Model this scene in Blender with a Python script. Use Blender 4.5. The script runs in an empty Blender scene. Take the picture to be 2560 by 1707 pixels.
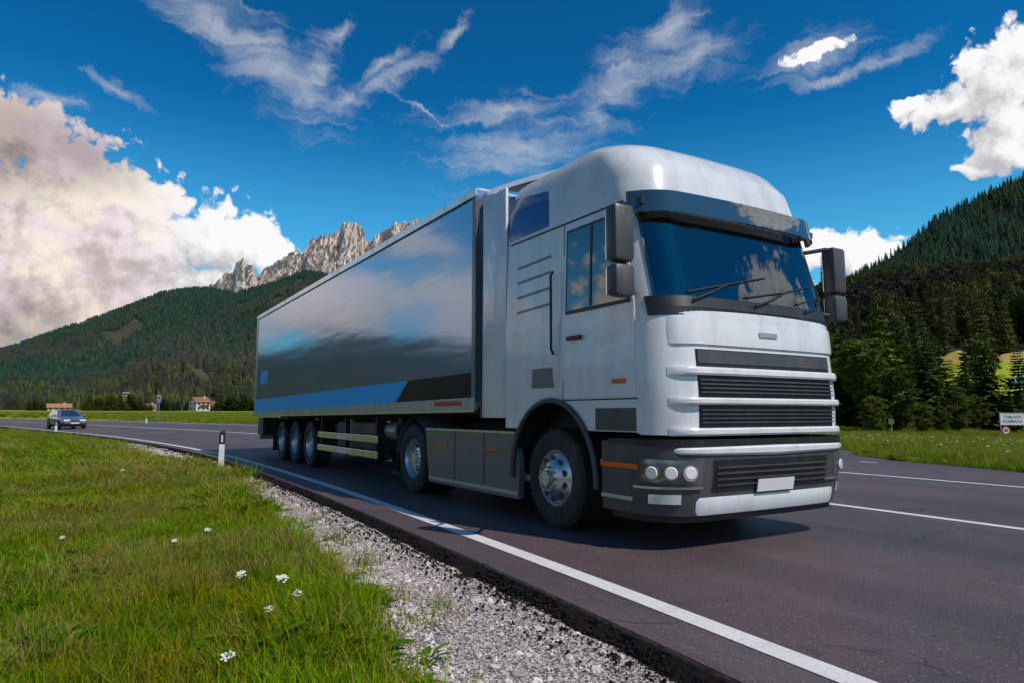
import bpy, bmesh, math, random
import numpy as np
from mathutils import Vector, Matrix
random.seed(7)
rng = np.random.default_rng(11)
S = bpy.context.scene
COL = S.collection
PI = math.pi
R = math.radians

# ------------------------------------------------------------------ camera
CAM_H = 1.15
cd = bpy.data.cameras.new('camera'); cam = bpy.data.objects.new('camera', cd); COL.objects.link(cam)
cd.lens = 24.0; cd.sensor_width = 36.0; cd.clip_start = 0.05; cd.clip_end = 30000
cam.location = (0, 0, CAM_H); cam.rotation_euler = (R(90 + 6.0), 0, 0)
S.camera = cam

# ------------------------------------------------------------------ light
SUN_DIR = Vector((0.66, -0.52, 0)).normalized() * math.cos(R(52)) + Vector((0, 0, math.sin(R(52))))
sd = bpy.data.lights.new('sun', 'SUN'); sun = bpy.data.objects.new('sun', sd); COL.objects.link(sun)
sd.energy = 3.6; sd.angle = R(0.6); sd.color = (1.0, 0.93, 0.84)
sun.rotation_euler = SUN_DIR.to_track_quat('Z', 'Y').to_euler(); sun.location = (30, -20, 60)
S.view_settings.view_transform = 'Standard'; S.view_settings.look = 'None'
S.view_settings.exposure = 0.0; S.view_settings.gamma = 1.0; S.view_settings.use_curve_mapping = False

world = bpy.data.worlds.new('World'); S.world = world; world.use_nodes = True
WN = world.node_tree; WN.nodes.clear()

class G:
    """small node-graph helper"""
    def __init__(s, t): s.t = t
    def n(s, typ, **k):
        o = s.t.nodes.new(typ)
        for a, v in k.items(): setattr(o, a, v)
        return o
    def set(s, sock, v):
        if isinstance(v, bpy.types.NodeSocket): s.t.links.new(v, sock)
        elif v is not None: sock.default_value = v
    def m(s, op, a, b=None, c=None, clamp=False):
        o = s.n('ShaderNodeMath', operation=op, use_clamp=clamp)
        for i, v in enumerate((a, b, c)): s.set(o.inputs[i], v)
        return o.outputs[0]
    def v(s, op, a, b=None, scale=None):
        o = s.n('ShaderNodeVectorMath', operation=op)
        s.set(o.inputs[0], a)
        if b is not None: s.set(o.inputs[1], b)
        if scale is not None: s.set(o.inputs['Scale'], scale)
        return o.outputs['Value'] if op in ('LENGTH', 'DOT_PRODUCT') else o.outputs[0]
    def noise(s, vec, scale, detail=5, rough=0.55, dist=0.0, lac=2.0, out=0):
        o = s.n('ShaderNodeTexNoise'); s.set(o.inputs['Vector'], vec)
        o.inputs['Scale'].default_value = scale; o.inputs['Detail'].default_value = detail
        o.inputs['Roughness'].default_value = rough; o.inputs['Distortion'].default_value = dist
        o.inputs['Lacunarity'].default_value = lac
        return o.outputs[out]
    def voro(s, vec, scale, detail=0.0, rough=0.5, feature='F1', out='Distance'):
        o = s.n('ShaderNodeTexVoronoi', feature=feature); s.set(o.inputs['Vector'], vec)
        o.inputs['Scale'].default_value = scale
        if feature in ('F1', 'F2', 'SMOOTH_F1'):
            o.inputs['Detail'].default_value = detail; o.inputs['Roughness'].default_value = rough
        return o.outputs[out]
    def ss(s, v, a, b, lo=0.0, hi=1.0):
        o = s.n('ShaderNodeMapRange', interpolation_type='SMOOTHSTEP'); s.set(o.inputs[0], v)
        o.inputs[1].default_value = a; o.inputs[2].default_value = b; o.inputs[3].default_value = lo; o.inputs[4].default_value = hi
        return o.outputs[0]
    def mix(s, f, a, b, mode='MIX'):
        o = s.n('ShaderNodeMix', data_type='RGBA', blend_type=mode)
        s.set(o.inputs[0], f); s.set(o.inputs[6], c4(a)); s.set(o.inputs[7], c4(b))
        return o.outputs[2]
def c4(c):
    if isinstance(c, bpy.types.NodeSocket): return c
    return tuple(c) + (1,) if len(c) == 3 else tuple(c)

def build_world():
    # cloud field as a node group of (azimuth, elevation) in degrees
    CUM = [(-36.6, 18.86, 3.74, 2.39, -16.5), (-33.91, 17.3, 4.47, 2.48, -12.0), (-35.16, 10.8, 7.63, 6.8, 7.2), (-29.59, 12.05, 5.21, 5.48, 6.6), (-23.87, 12.96, 3.74, 3.32, 5.5), (-21.39, 13.18, 2.53, 2.46, 4.9), (-19.4, 12.41, 1.83, 1.72, 4.2), (-27.0, 8.16, 4.2, 3.2, 4.1), (-23.5, 9.6, 2.6, 2.0, 0), (-38.5, 6.5, 4, 3.5, 0), (-31.5, 6.8, 5, 3.2, 0), (-29.5, 15.2, 3.6, 2.2, -18), (-35.5, 14.5, 5, 3, 0), (36.39, 22.51, 2.24, 2.74, -14.6), (38.3, 23.73, 2.04, 1.68, -16.2), (33.68, 21.31, 2.84, 1.22, 9.1), (31.16, 21.51, 1.51, 0.69, 4.2), (37.1, 19.52, 2.01, 2.72, -24.1), (36.49, 17.31, 1.95, 1.43, -11.9), (34.82, 16.58, 1.66, 0.48, -10.7), (24.55, 12.13, 1.99, 1.88, -5.3), (27.16, 11.43, 2.45, 1.48, -5.7), (21.48, 11.63, 3.26, 1.86, -4.5), (29.53, 10.89, 1.56, 1.02, -5.9), (17.81, 10.94, 4.33, 2.22, -3.4), (25.2, 26.7, 2.6, 0.50, 7), (28.5, 12.2, 2.4, 1.3, -8),
           (-48, 9.0, 6, 3.2, 0), (-60, 8.5, 6, 4.0, 5), (-78, 11, 10, 6, 0), (-52, 14.5, 6, 1.1, 8), (-58, 19, 5, 0.9, 4), (48, 20, 8, 6, 0), (66, 13, 9, 6, 0), (-120, 14, 16, 8, 0), (110, 12, 14, 8, 0), (150, 18, 12, 7, 0), (-165, 12, 13, 8, 0), (88, 24, 9, 5, 0)]
    CIR = [(-25.52, 28.8, 3.96, 1.27, -13.4), (-20.25, 26.34, 4.59, 1.85, -33.0), (-17.67, 25.06, 2.26, 1.41, -29.7), (-14.9, 24.58, 1.94, 0.72, 23.3), (-10.94, 26.46, 3.14, 0.58, 24.6), (-16.61, 26.83, 1.94, 0.78, 67.2), (-15.05, 29.38, 1.11, 0.53, 44.1), (-11.31, 27.51, 2.17, 0.44, 32.0), (6.79, 24.27, 1.38, 1.14, 127.8), (8.9, 26.67, 3.48, 1.44, 32.0), (13.56, 29.54, 2.7, 1.09, 27.9), (15.65, 27.5, 3.23, 1.19, 13.7), (-0.5, 24.6, 5.2, 0.8, 5.8), (0.7, 21.6, 5.5, 1.5, 7.2), (25.6, 24.91, 2.9, 0.42, 3.1), (30.35, 25.41, 2.2, 0.39, 11.1), (25.0, 26.5, 3.0, 0.9, 6.0), (-31.24, 22.83, 1.98, 0.34, -19.7), (-36.2, 21.48, 1.98, 0.36, 1.3), (-7.65, 24.46, 2.39, 0.13, -29.4), (-5.3, 30.13, 1.46, 0.45, 44.2),
           (-62, 34, 9, 2, 20), (60, 36, 10, 2.4, -15), (-50, 31, 8, 1.6, 12)]
    def blobs(g, vec, L, smooth):
        # each step depends on the one before it (keeps the shader's working set small)
        sp = g.n('ShaderNodeSeparateXYZ'); g.set(sp.inputs[0], vec); acc = g.m('MULTIPLY', sp.outputs[2], 0.0); acc = g.m('SUBTRACT', acc, 9.0)
        for a, e, rx, ry, rot in L:
            cb = g.n('ShaderNodeCombineXYZ'); g.set(cb.inputs[0], sp.outputs[0]); g.set(cb.inputs[1], sp.outputs[1]); g.set(cb.inputs[2], acc)
            mp = g.n('ShaderNodeMapping', vector_type='TEXTURE'); g.set(mp.inputs[0], cb.outputs[0])
            mp.inputs[1].default_value = (a, e, 0); mp.inputs[2].default_value = (0, 0, R(rot)); mp.inputs[3].default_value = (rx * 1.12, ry * 1.12, 1e7)
            acc = g.m('SMOOTH_MAX', acc, g.m('SUBTRACT', 1.0, g.v('LENGTH', mp.outputs[0])), smooth)
        return acc
    gt = bpy.data.node_groups.new('cloud_field', 'ShaderNodeTree')
    gt.interface.new_socket('Vector', in_out='INPUT', socket_type='NodeSocketVector')
    gt.interface.new_socket('Field', in_out='OUTPUT', socket_type='NodeSocketFloat')
    g = G(gt); gi = g.n('NodeGroupInput'); go = g.n('NodeGroupOutput')
    v = gi.outputs[0]
    warp = g.v('SCALE', g.v('SUBTRACT', g.noise(v, 0.33, 3, 0.55, out=1), (0.5, 0.5, 0.5)), scale=2.0)
    vw = g.v('ADD', v, warp)
    base = blobs(g, vw, CUM, 0.42)
    b1 = g.voro(g.v('ADD', vw, g.v('SCALE', g.v('SUBTRACT', g.noise(v, 1.6, 2, 0.5, out=1), (0.5, 0.5, 0.5)), scale=0.5)), 0.55, 3.0, 0.55, 'F1')
    b2 = g.noise(v, 0.9, 7, 0.52)
    bill = g.m('ADD', g.m('MULTIPLY', g.m('SUBTRACT', 0.62, b1), 0.55), g.m('MULTIPLY', g.m('SUBTRACT', b2, 0.5), 0.50))
    g.set(go.inputs[0], g.m('ADD', g.m('ADD', base, 0.10), bill))
    g = G(WN)
    tc = g.n('ShaderNodeTexCoord')
    sx = g.n('ShaderNodeSeparateXYZ'); g.set(sx.inputs[0], tc.outputs['Generated'])
    az = g.m('MULTIPLY', g.m('ARCTAN2', sx.outputs[0], sx.outputs[1]), 180 / PI)
    el = g.m('MULTIPLY', g.m('ARCSINE', sx.outputs[2]), 180 / PI)
    cv = g.n('ShaderNodeCombineXYZ'); g.set(cv.inputs[0], az); g.set(cv.inputs[1], el); v = cv.outputs[0]
    def field(vec):
        o = g.n('ShaderNodeGroup'); o.node_tree = gt; g.set(o.inputs[0], vec); return o.outputs[0]
    f0 = field(v); f1 = field(g.v('ADD', v, (0.55, 0.75, 0))); f2 = field(g.v('ADD', v, (1.5, 2.4, 0)))
    mask = g.ss(f0, -0.02, 0.26)
    thick = g.ss(f0, 0.0, 1.1)
    lit = g.m('ADD', g.m('MULTIPLY', g.m('SUBTRACT', f0, f1), 0.62), g.m('MULTIPLY', g.m('SUBTRACT', f0, f2), 0.55))
    big = g.noise(v, 0.16, 5, 0.55)
    lit = g.m('ADD', lit, g.m('MULTIPLY', g.m('SUBTRACT', big, 0.5), 1.5))
    lit = g.m('ADD', lit, g.m('MULTIPLY', thick, -0.10))
    shade = g.ss(lit, -0.80, 0.45)
    # the dark, flat-lit base of the big bank on the left
    dk = blobs(g, v, [(-37.5, 18.6, 4.2, 3.6, -14), (-33.2, 18.2, 3.6, 2.0, -14), (-39, 4.5, 7, 3.4, 0)], 0.3)
    dkm = g.m('MULTIPLY', g.ss(g.m('ADD', dk, g.m('MULTIPLY', g.m('SUBTRACT', g.noise(v, 0.5, 5, 0.55), 0.5), 0.9)), -0.6, 0.9), 0.8)
    warm = g.mix(g.ss(g.noise(v, 0.22, 3, 0.5), 0.42, 0.6), (0.93, 0.80, 0.84), (1.0, 0.90, 0.78))
    farl = g.ss(az, -31.0, -24.0)
    white = g.mix(farl, warm, (1.0, 1.0, 1.0))
    grey = g.mix(farl, (0.56, 0.47, 0.46), (0.52, 0.52, 0.56))
    cc = g.mix(shade, grey, white)
    cc = g.mix(dkm, cc, g.v('MULTIPLY', cc, (0.40, 0.37, 0.40)))
    cc = g.v('SCALE', cc, scale=CLOUD)
    # clear sky
    sky = g.n('ShaderNodeTexSky'); sky.sky_type = 'NISHITA'; sky.sun_disc = False
    sky.sun_elevation = R(52); sky.sun_rotation = math.atan2(SUN_DIR.x, SUN_DIR.y)
    sky.altitude = 1200; sky.air_density = 1.0; sky.dust_density = 0.6; sky.ozone_density = 2.0
    gm = g.n('ShaderNodeGamma'); g.set(gm.inputs[0], g.v('SCALE', sky.outputs[0], scale=SKY_K)); gm.inputs[1].default_value = SKY_G
    sc = g.v('SCALE', g.mix(1.0, gm.outputs[0], SKY_T, 'MULTIPLY'), scale=10.0)
    sc = g.mix(g.m('SUBTRACT', 0.9, g.ss(el, 3.0, 25.0, 0.0, 0.9)), sc, (1.3, 5.6, 8.4))
    # cirrus
    wv = g.v('ADD', v, g.v('SCALE', g.v('SUBTRACT', g.noise(v, 0.25, 5, 0.6, out=1), (0.5, 0.5, 0.5)), scale=3.0))
    cb = blobs(g, wv, CIR, 0.35)
    mp = g.n('ShaderNodeMapping'); g.set(mp.inputs[0], wv); mp.inputs[2].default_value = (0, 0, R(-24)); mp.inputs[3].default_value = (0.14, 1.1, 1)
    st = g.noise(mp.outputs[0], 0.9, 8, 0.62, 0.4)
    st2 = g.noise(wv, 0.55, 8, 0.62)
    cf = g.m('ADD', cb, g.m('ADD', g.m('MULTIPLY', g.m('SUBTRACT', st, 0.5), 2.3), g.m('MULTIPLY', g.m('SUBTRACT', st2, 0.5), 1.0)))
    ca = g.m('MULTIPLY', g.ss(cf, -0.65, 1.6), 0.66)
    sc = g.mix(ca, sc, tuple(x * CLOUD for x in (0.60, 0.63, 0.68)))
    fin = g.mix(mask, sc, cc)
    up = g.ss(el, -1.5, 0.0)
    fin = g.mix(up, (0.6, 0.7, 0.8), fin)
    bg = g.n('ShaderNodeBackground'); g.set(bg.inputs[0], fin); bg.inputs[1].default_value = 0.1
    out = g.n('ShaderNodeOutputWorld'); g.set(out.inputs[0], bg.outputs[0])
CLOUD = 9.6; SKY_K = 0.1; SKY_G = 1.5; SKY_T = (0.11, 1.68, 1.95)
build_world()
for t_ in (WN, bpy.data.node_groups['cloud_field']):
    for n_ in t_.nodes:
        if n_.bl_idname == 'ShaderNodeTexNoise': n_.noise_dimensions = '2D'
        if n_.bl_idname == 'ShaderNodeTexVoronoi': n_.voronoi_dimensions = '2D'
world.cycles.sampling_method = 'MANUAL'; world.cycles.sample_map_resolution = 512

# ------------------------------------------------------------------ helpers
def tag(o, label=None, cat=None, group=None, kind=None):
    if label: o['label'] = label
    if cat: o['category'] = cat
    if group: o['group'] = group
    if kind: o['kind'] = kind
    return o
def empty(name, loc, rz=0.0, label=None, cat=None, group=None):
    o = bpy.data.objects.new(name, None); COL.objects.link(o)
    o.location = loc; o.rotation_euler = (0, 0, rz); o.empty_display_size = 0.2
    return tag(o, label, cat, group)
def copy_tree(o, parent=None):
    c = o.copy(); COL.objects.link(c)
    if parent: c.parent = parent
    for ch in [x for x in list(COL.objects) if x.parent == o]: copy_tree(ch, c)
    return c

class MB:
    def __init__(s): s.v = []; s.f = []; s.mi = []
    def add(s, vs, fs, mi=0):
        k = len(s.v); s.v += [tuple(x) for x in vs]; s.f += [tuple(i + k for i in f) for f in fs]; s.mi += [mi] * len(fs); return s
    def box(s, x0, x1, y0, y1, z0, z1, b=0.0, mi=0):
        if b <= 0:
            vs = [(x, y, z) for x in (x0, x1) for y in (y0, y1) for z in (z0, z1)]
            return s.add(vs, [(0, 1, 3, 2), (4, 6, 7, 5), (0, 4, 5, 1), (2, 3, 7, 6), (0, 2, 6, 4), (1, 5, 7, 3)], mi)
        # chamfered box through bmesh
        bm = bmesh.new(); bmesh.ops.create_cube(bm, size=1)
        for v in bm.verts: v.co = Vector(((x0 + x1) / 2 + v.co.x * (x1 - x0), (y0 + y1) / 2 + v.co.y * (y1 - y0), (z0 + z1) / 2 + v.co.z * (z1 - z0)))
        bmesh.ops.bevel(bm, geom=bm.edges[:], offset=b, segments=2, affect='EDGES', profile=0.5)
        bm.verts.ensure_lookup_table(); bm.verts.index_update()
        s.add([v.co[:] for v in bm.verts], [[v.index for v in f.verts] for f in bm.faces], mi); bm.free(); return s
    def cyl(s, p0, p1, r0, r1=None, n=16, cap=True, mi=0):
        r1 = r0 if r1 is None else r1
        p0 = Vector(p0); p1 = Vector(p1); d = (p1 - p0).normalized()
        a = d.orthogonal().normalized(); b = d.cross(a)
        vs = []
        for p, r in ((p0, r0), (p1, r1)):
            for i in range(n):
                t = 2 * PI * i / n; vs.append(p + (a * math.cos(t) + b * math.sin(t)) * r)
        fs = [(i, (i + 1) % n, n + (i + 1) % n, n + i) for i in range(n)]
        if cap: fs += [tuple(range(n))[::-1], tuple(range(n, 2 * n))]
        return s.add(vs, fs, mi)
    def tube(s, pts, r, n=8, mi=0):
        pts = [Vector(p) for p in pts]
        vs = []; prev = None
        for i, p in enumerate(pts):
            d = (pts[min(i + 1, len(pts) - 1)] - pts[max(i - 1, 0)]).normalized()
            a = d.orthogonal().normalized() if prev is None else (prev - d * prev.dot(d)).normalized()
            prev = a; b = d.cross(a); rr = r[i] if isinstance(r, (list, tuple)) else r
            vs += [p + (a * math.cos(2 * PI * k / n) + b * math.sin(2 * PI * k / n)) * rr for k in range(n)]
        fs = [(i * n + k, i * n + (k + 1) % n, (i + 1) * n + (k + 1) % n, (i + 1) * n + k) for i in range(len(pts) - 1) for k in range(n)]
        fs += [tuple(range(n))[::-1], tuple(range((len(pts) - 1) * n, len(pts) * n))]
        return s.add(vs, fs, mi)
    def lathe(s, prof, c, axis='y', n=40, mi=0):
        """prof: list of (radius, offset along axis)"""
        vs = []
        for r, h in prof:
            for i in range(n):
                t = 2 * PI * i / n
                if axis == 'y': vs.append((c[0] + r * math.cos(t), c[1] + h, c[2] + r * math.sin(t)))
                else: vs.append((c[0] + r * math.cos(t), c[1] + r * math.sin(t), c[2] + h))
        fs = [(j * n + i, j * n + (i + 1) % n, (j + 1) * n + (i + 1) % n, (j + 1) * n + i) for j in range(len(prof) - 1) for i in range(n)]
        return s.add(vs, fs, mi)
    def grid(s, P, mi=0):
        h = len(P); w = len(P[0])
        return s.add([p for r in P for p in r], [(j * w + i, j * w + i + 1, (j + 1) * w + i + 1, (j + 1) * w + i) for j in range(h - 1) for i in range(w - 1)], mi)
    def prism(s, poly, y0, y1, mi=0):
        """poly in (x,z), extruded along y"""
        n = len(poly)
        vs = [(x, y0, z) for x, z in poly] + [(x, y1, z) for x, z in poly]
        return s.add(vs, [tuple(range(n)), tuple(range(n, 2 * n))[::-1]] + [(i, i + n, (i + 1) % n + n, (i + 1) % n) for i in range(n)], mi)
    def build(s, name, mats, parent=None, smooth=False, fixn=True):
        me = bpy.data.meshes.new(name); me.from_pydata([tuple(map(float, v)) for v in s.v], [], s.f)
        if not isinstance(mats, (list, tuple)): mats = [mats]
        for m in mats: me.materials.append(m)
        if any(s.mi): me.polygons.foreach_set('material_index', s.mi)
        if fixn:
            bm = bmesh.new(); bm.from_mesh(me); bmesh.ops.recalc_face_normals(bm, faces=bm.faces); bm.to_mesh(me); bm.free()
        if smooth:
            me.polygons.foreach_set('use_smooth', [True] * len(me.polygons))
            try: me.set_sharp_from_angle(angle=R(smooth if smooth is not True else 35))
            except Exception: pass
        me.update()
        o = bpy.data.objects.new(name, me); COL.objects.link(o)
        if parent: o.parent = parent
        return o

def np_mesh(name, verts, quads, mats, parent=None, smooth=True, tri=False, mi=None):
    me = bpy.data.meshes.new(name); k = 3 if tri else 4
    verts = np.asarray(verts, np.float32); quads = np.asarray(quads, np.int32)
    me.vertices.add(len(verts)); me.vertices.foreach_set('co', verts.ravel())
    me.loops.add(quads.size); me.loops.foreach_set('vertex_index', quads.ravel())
    me.polygons.add(len(quads)); me.polygons.foreach_set('loop_start', np.arange(0, quads.size, k, dtype=np.int32))
    for m in (mats if isinstance(mats, (list, tuple)) else [mats]): me.materials.append(m)
    if mi is not None: me.polygons.foreach_set('material_index', np.asarray(mi, np.int32))
    me.update(calc_edges=True); me.validate()
    me.polygons.foreach_set('use_smooth', [smooth] * len(me.polygons))
    o = bpy.data.objects.new(name, me)
    COL.objects.link(o)
    if parent: o.parent = parent
    return o
def grid_quads(nr, nc):
    i = np.arange(nr - 1)[:, None] * nc + np.arange(nc - 1)[None, :]
    return np.stack([i, i + 1, i + nc + 1, i + nc], -1).reshape(-1, 4)

def hash2(ix, iy, seed):
    h = (ix * 374761393 + iy * 668265263 + seed * 1442695041) & 0xFFFFFFFF
    h = ((h ^ (h >> 13)) * 1274126177) & 0xFFFFFFFF
    return ((h ^ (h >> 16)) & 0xFFFF) / 65535.0
def vnoise(x, y, seed=0):
    x = np.asarray(x, float); y = np.asarray(y, float)
    ix = np.floor(x).astype(np.int64); iy = np.floor(y).astype(np.int64); fx = x - ix; fy = y - iy
    ux = fx * fx * (3 - 2 * fx); uy = fy * fy * (3 - 2 * fy)
    a = hash2(ix, iy, seed); b = hash2(ix + 1, iy, seed); c = hash2(ix, iy + 1, seed); d = hash2(ix + 1, iy + 1, seed)
    return (a * (1 - ux) + b * ux) * (1 - uy) + (c * (1 - ux) + d * ux) * uy
def fbm(x, y, o=4, seed=0, ridged=False):
    t = 0; a = 1; n = 0; f = 1
    for i in range(o):
        v = vnoise(x * f + 17.3 * i, y * f - 9.1 * i, seed + i)
        if ridged: v = 1 - abs(2 * v - 1)
        t = t + a * v; n += a; a *= 0.5; f *= 2.03
    return t / n
def sstep(x, a, b):
    t = np.clip((x - a) / (b - a), 0, 1); return t * t * (3 - 2 * t)

# ------------------------------------------------------------------ materials
def newmat(name):
    m = bpy.data.materials.new(name); m.use_nodes = True
    g = G(m.node_tree); b = m.node_tree.nodes['Principled BSDF']; return m, g, b
def setp(g, b, color=None, rough=None, metal=None, spec=None, coat=None, emis=None, estr=None, trans=None):
    if color is not None: g.set(b.inputs['Base Color'], c4(color))
    if rough is not None: g.set(b.inputs['Roughness'], rough)
    if metal is not None: g.set(b.inputs['Metallic'], metal)
    if spec is not None: g.set(b.inputs['Specular IOR Level'], spec)
    if coat is not None: b.inputs['Coat Weight'].default_value = coat; b.inputs['Coat Roughness'].default_value = 0.04
    if emis is not None: g.set(b.inputs['Emission Color'], c4(emis)); b.inputs['Emission Strength'].default_value = estr
    if trans is not None: b.inputs['Transmission Weight'].default_value = trans
def bump(g, b, h, strength=0.4, dist=0.01):
    o = g.n('ShaderNodeBump'); g.set(o.inputs['Height'], h); o.inputs['Strength'].default_value = strength; o.inputs['Distance'].default_value = dist
    g.set(b.inputs['Normal'], o.outputs[0])
def pos(g): return g.n('ShaderNodeNewGeometry').outputs['Position']
def objc(g): return g.n('ShaderNodeTexCoord').outputs['Object']
def plain(name, color, rough=0.5, metal=0.0, coat=None, var=0.12, scale=6.0, dirt=0.0, bumpd=0.0, spec=None):
    """painted / moulded surface with slight mottling, optional road dirt"""
    m, g, b = newmat(name); o = objc(g)
    n = g.noise(o, scale, 6, 0.6)
    lo = tuple(c * (1 - var) for c in color); hi = tuple(min(1, c * (1 + var)) for c in color)
    c = g.mix(n, lo, hi)
    r = g.m('ADD', rough, g.m('MULTIPLY', g.m('SUBTRACT', n, 0.5), 0.25 * rough + 0.02))
    if dirt > 0:
        mp = g.n('ShaderNodeMapping'); g.set(mp.inputs[0], o); mp.inputs[3].default_value = (3.0, 3.0, 0.7)
        d = g.m('MULTIPLY', g.ss(g.noise(mp.outputs[0], 1.6, 7, 0.65), 0.42, 0.75), dirt)
        c = g.mix(d, c, (0.16, 0.14, 0.12)); r = g.m('ADD', r, g.m('MULTIPLY', d, 0.4))
    setp(g, b, c, r, metal, spec, coat)
    if bumpd > 0: bump(g, b, g.noise(o, scale * 14, 4, 0.6), 0.5, bumpd)
    return m

M = {}
M['white'] = plain('cab_white_paint', (0.74, 0.73, 0.725), 0.24, coat=0.6, var=0.04, scale=2, dirt=0.30)
M['white_f'] = plain('fairing_paint', (0.72, 0.73, 0.75), 0.25, coat=0.5, var=0.04, scale=2, dirt=0.25)
M['dgrey'] = plain('dark_grey_plastic', (0.055, 0.056, 0.06), 0.42, var=0.2, dirt=0.35)
M['skirt'] = plain('side_skirt_grey', (0.13, 0.13, 0.138), 0.38, coat=0.25, var=0.15, dirt=0.45)
M['black'] = plain('black_plastic', (0.012, 0.012, 0.013), 0.45, var=0.3, dirt=0.15)
M['chassis'] = plain('chassis_black', (0.02, 0.02, 0.021), 0.6, var=0.3, dirt=0.3)
M['rubber'] = plain('tyre_rubber', (0.018, 0.018, 0.018), 0.8, var=0.3, dirt=0.35, scale=12, bumpd=0.003)
M['alu'] = plain('brushed_aluminium', (0.62, 0.63, 0.64), 0.28, metal=1.0, var=0.1, dirt=0.3)
M['rim'] = plain('wheel_rim_metal', (0.66, 0.67, 0.69), 0.3, metal=0.85, var=0.12, dirt=0.35)
M['orange'] = plain('orange_marker', (0.75, 0.13, 0.01), 0.25, var=0.05)
M['red'] = plain('red_paint', (0.45, 0.02, 0.03), 0.35, var=0.08)
M['blue'] = plain('blue_livery', (0.0, 0.42, 0.88), 0.5, coat=0.05, var=0.06, dirt=0.05, spec=0.2)
M['navy'] = plain('navy_livery', (0.003, 0.055, 0.26), 0.25, coat=0.5, var=0.1)
M['railgreen'] = plain('trailer_rail', (0.35, 0.42, 0.40), 0.35, metal=0.4, var=0.08, dirt=0.3)
M['lampglass'] = plain('headlamp_lens', (0.80, 0.78, 0.72), 0.08, coat=1.0, var=0.1)
M['darkgloss'] = plain('black_stripe', (0.006, 0.006, 0.006), 0.5, spec=0.15, var=0.2)
M['lamphouse'] = plain('headlamp_housing', (0.16, 0.16, 0.165), 0.18, metal=0.6, coat=1.0, var=0.3, scale=10)
M['plate'] = plain('number_plate', (0.75, 0.74, 0.72), 0.35, var=0.03)
M['signwhite'] = plain('sign_white', (0.72, 0.73, 0.74), 0.4, var=0.05)
M['signblue'] = plain('sign_blue', (0.01, 0.19, 0.55), 0.4, var=0.05)
M['signgrey'] = plain('sign_grey', (0.42, 0.43, 0.44), 0.5, var=0.1)
M['galv'] = plain('galvanised_steel', (0.45, 0.46, 0.47), 0.45, metal=0.7, var=0.15)
M['ink'] = plain('black_lettering', (0.02, 0.02, 0.02), 0.5)
M['postwhite'] = plain('delineator_white', (0.78, 0.78, 0.76), 0.45, var=0.08, dirt=0.3, scale=9)
M['lampgreen'] = plain('green_lamp_post', (0.015, 0.11, 0.075), 0.35, var=0.15)
M['chrome'] = plain('chrome', (0.75, 0.76, 0.78), 0.12, metal=1.0, var=0.05)
M['carblue'] = plain('car_body_paint', (0.20, 0.23, 0.33), 0.25, metal=0.5, coat=1.0, var=0.06)
M['carroof'] = M['carblue']

def glassmat(name, tint=(0.02, 0.03, 0.035), rough=0.03):
    m, g, b = newmat(name)
    o = objc(g); n = g.noise(o, 1.5, 3, 0.5)
    setp(g, b, g.mix(n, tint, tuple(c * 1.8 for c in tint)), rough, 0.0, spec=1.0, coat=1.0); return m
M['glass'] = glassmat('dark_window_glass')

def clearglass():
    m, g, b = newmat('windscreen_glass')
    tr = g.n('ShaderNodeBsdfTransparent'); tr.inputs[0].default_value = (.55, .62, .62, 1)
    gl = g.n('ShaderNodeBsdfGlossy'); gl.inputs['Roughness'].default_value = .02; gl.inputs[0].default_value = (.9, .95, 1, 1)
    fr = g.n('ShaderNodeLayerWeight'); fr.inputs[0].default_value = .42
    mx = g.n('ShaderNodeMixShader'); g.set(mx.inputs[0], g.m('ADD', g.m('MULTIPLY', fr.outputs['Fresnel'], .9), .05, clamp=True)); g.set(mx.inputs[1], tr.outputs[0]); g.set(mx.inputs[2], gl.outputs[0])
    out = [x for x in m.node_tree.nodes if x.type == 'OUTPUT_MATERIAL'][0]; g.set(out.inputs[0], mx.outputs[0]); return m
M['clearglass'] = clearglass()
M['lining'] = plain('cab_lining', (0.10, 0.095, 0.09), 0.9, var=0.15)
M['seat'] = plain('seat_fabric', (0.09, 0.09, 0.10), 0.9, var=0.3)
def trailer_side():
    m, g, b = newmat('glossy_trailer_panel'); o = objc(g)
    mp = g.n('ShaderNodeMapping'); g.set(mp.inputs[0], o); mp.inputs[3].default_value = (0.5, 1, 3.0)
    n = g.noise(mp.outputs[0], 1.2, 6, 0.6)
    c = g.mix(n, (0.24, 0.34, 0.46), (0.31, 0.41, 0.53))
    setp(g, b, c, g.m('ADD', 0.10, g.m('MULTIPLY', n, 0.05)), 0.62, coat=0.35)
    # gentle oil-canning of sheet metal
    bump(g, b, g.noise(mp.outputs[0], 1.1, 2, 0.4), 0.25, 0.02)
    return m
M['panel'] = trailer_side()

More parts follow.
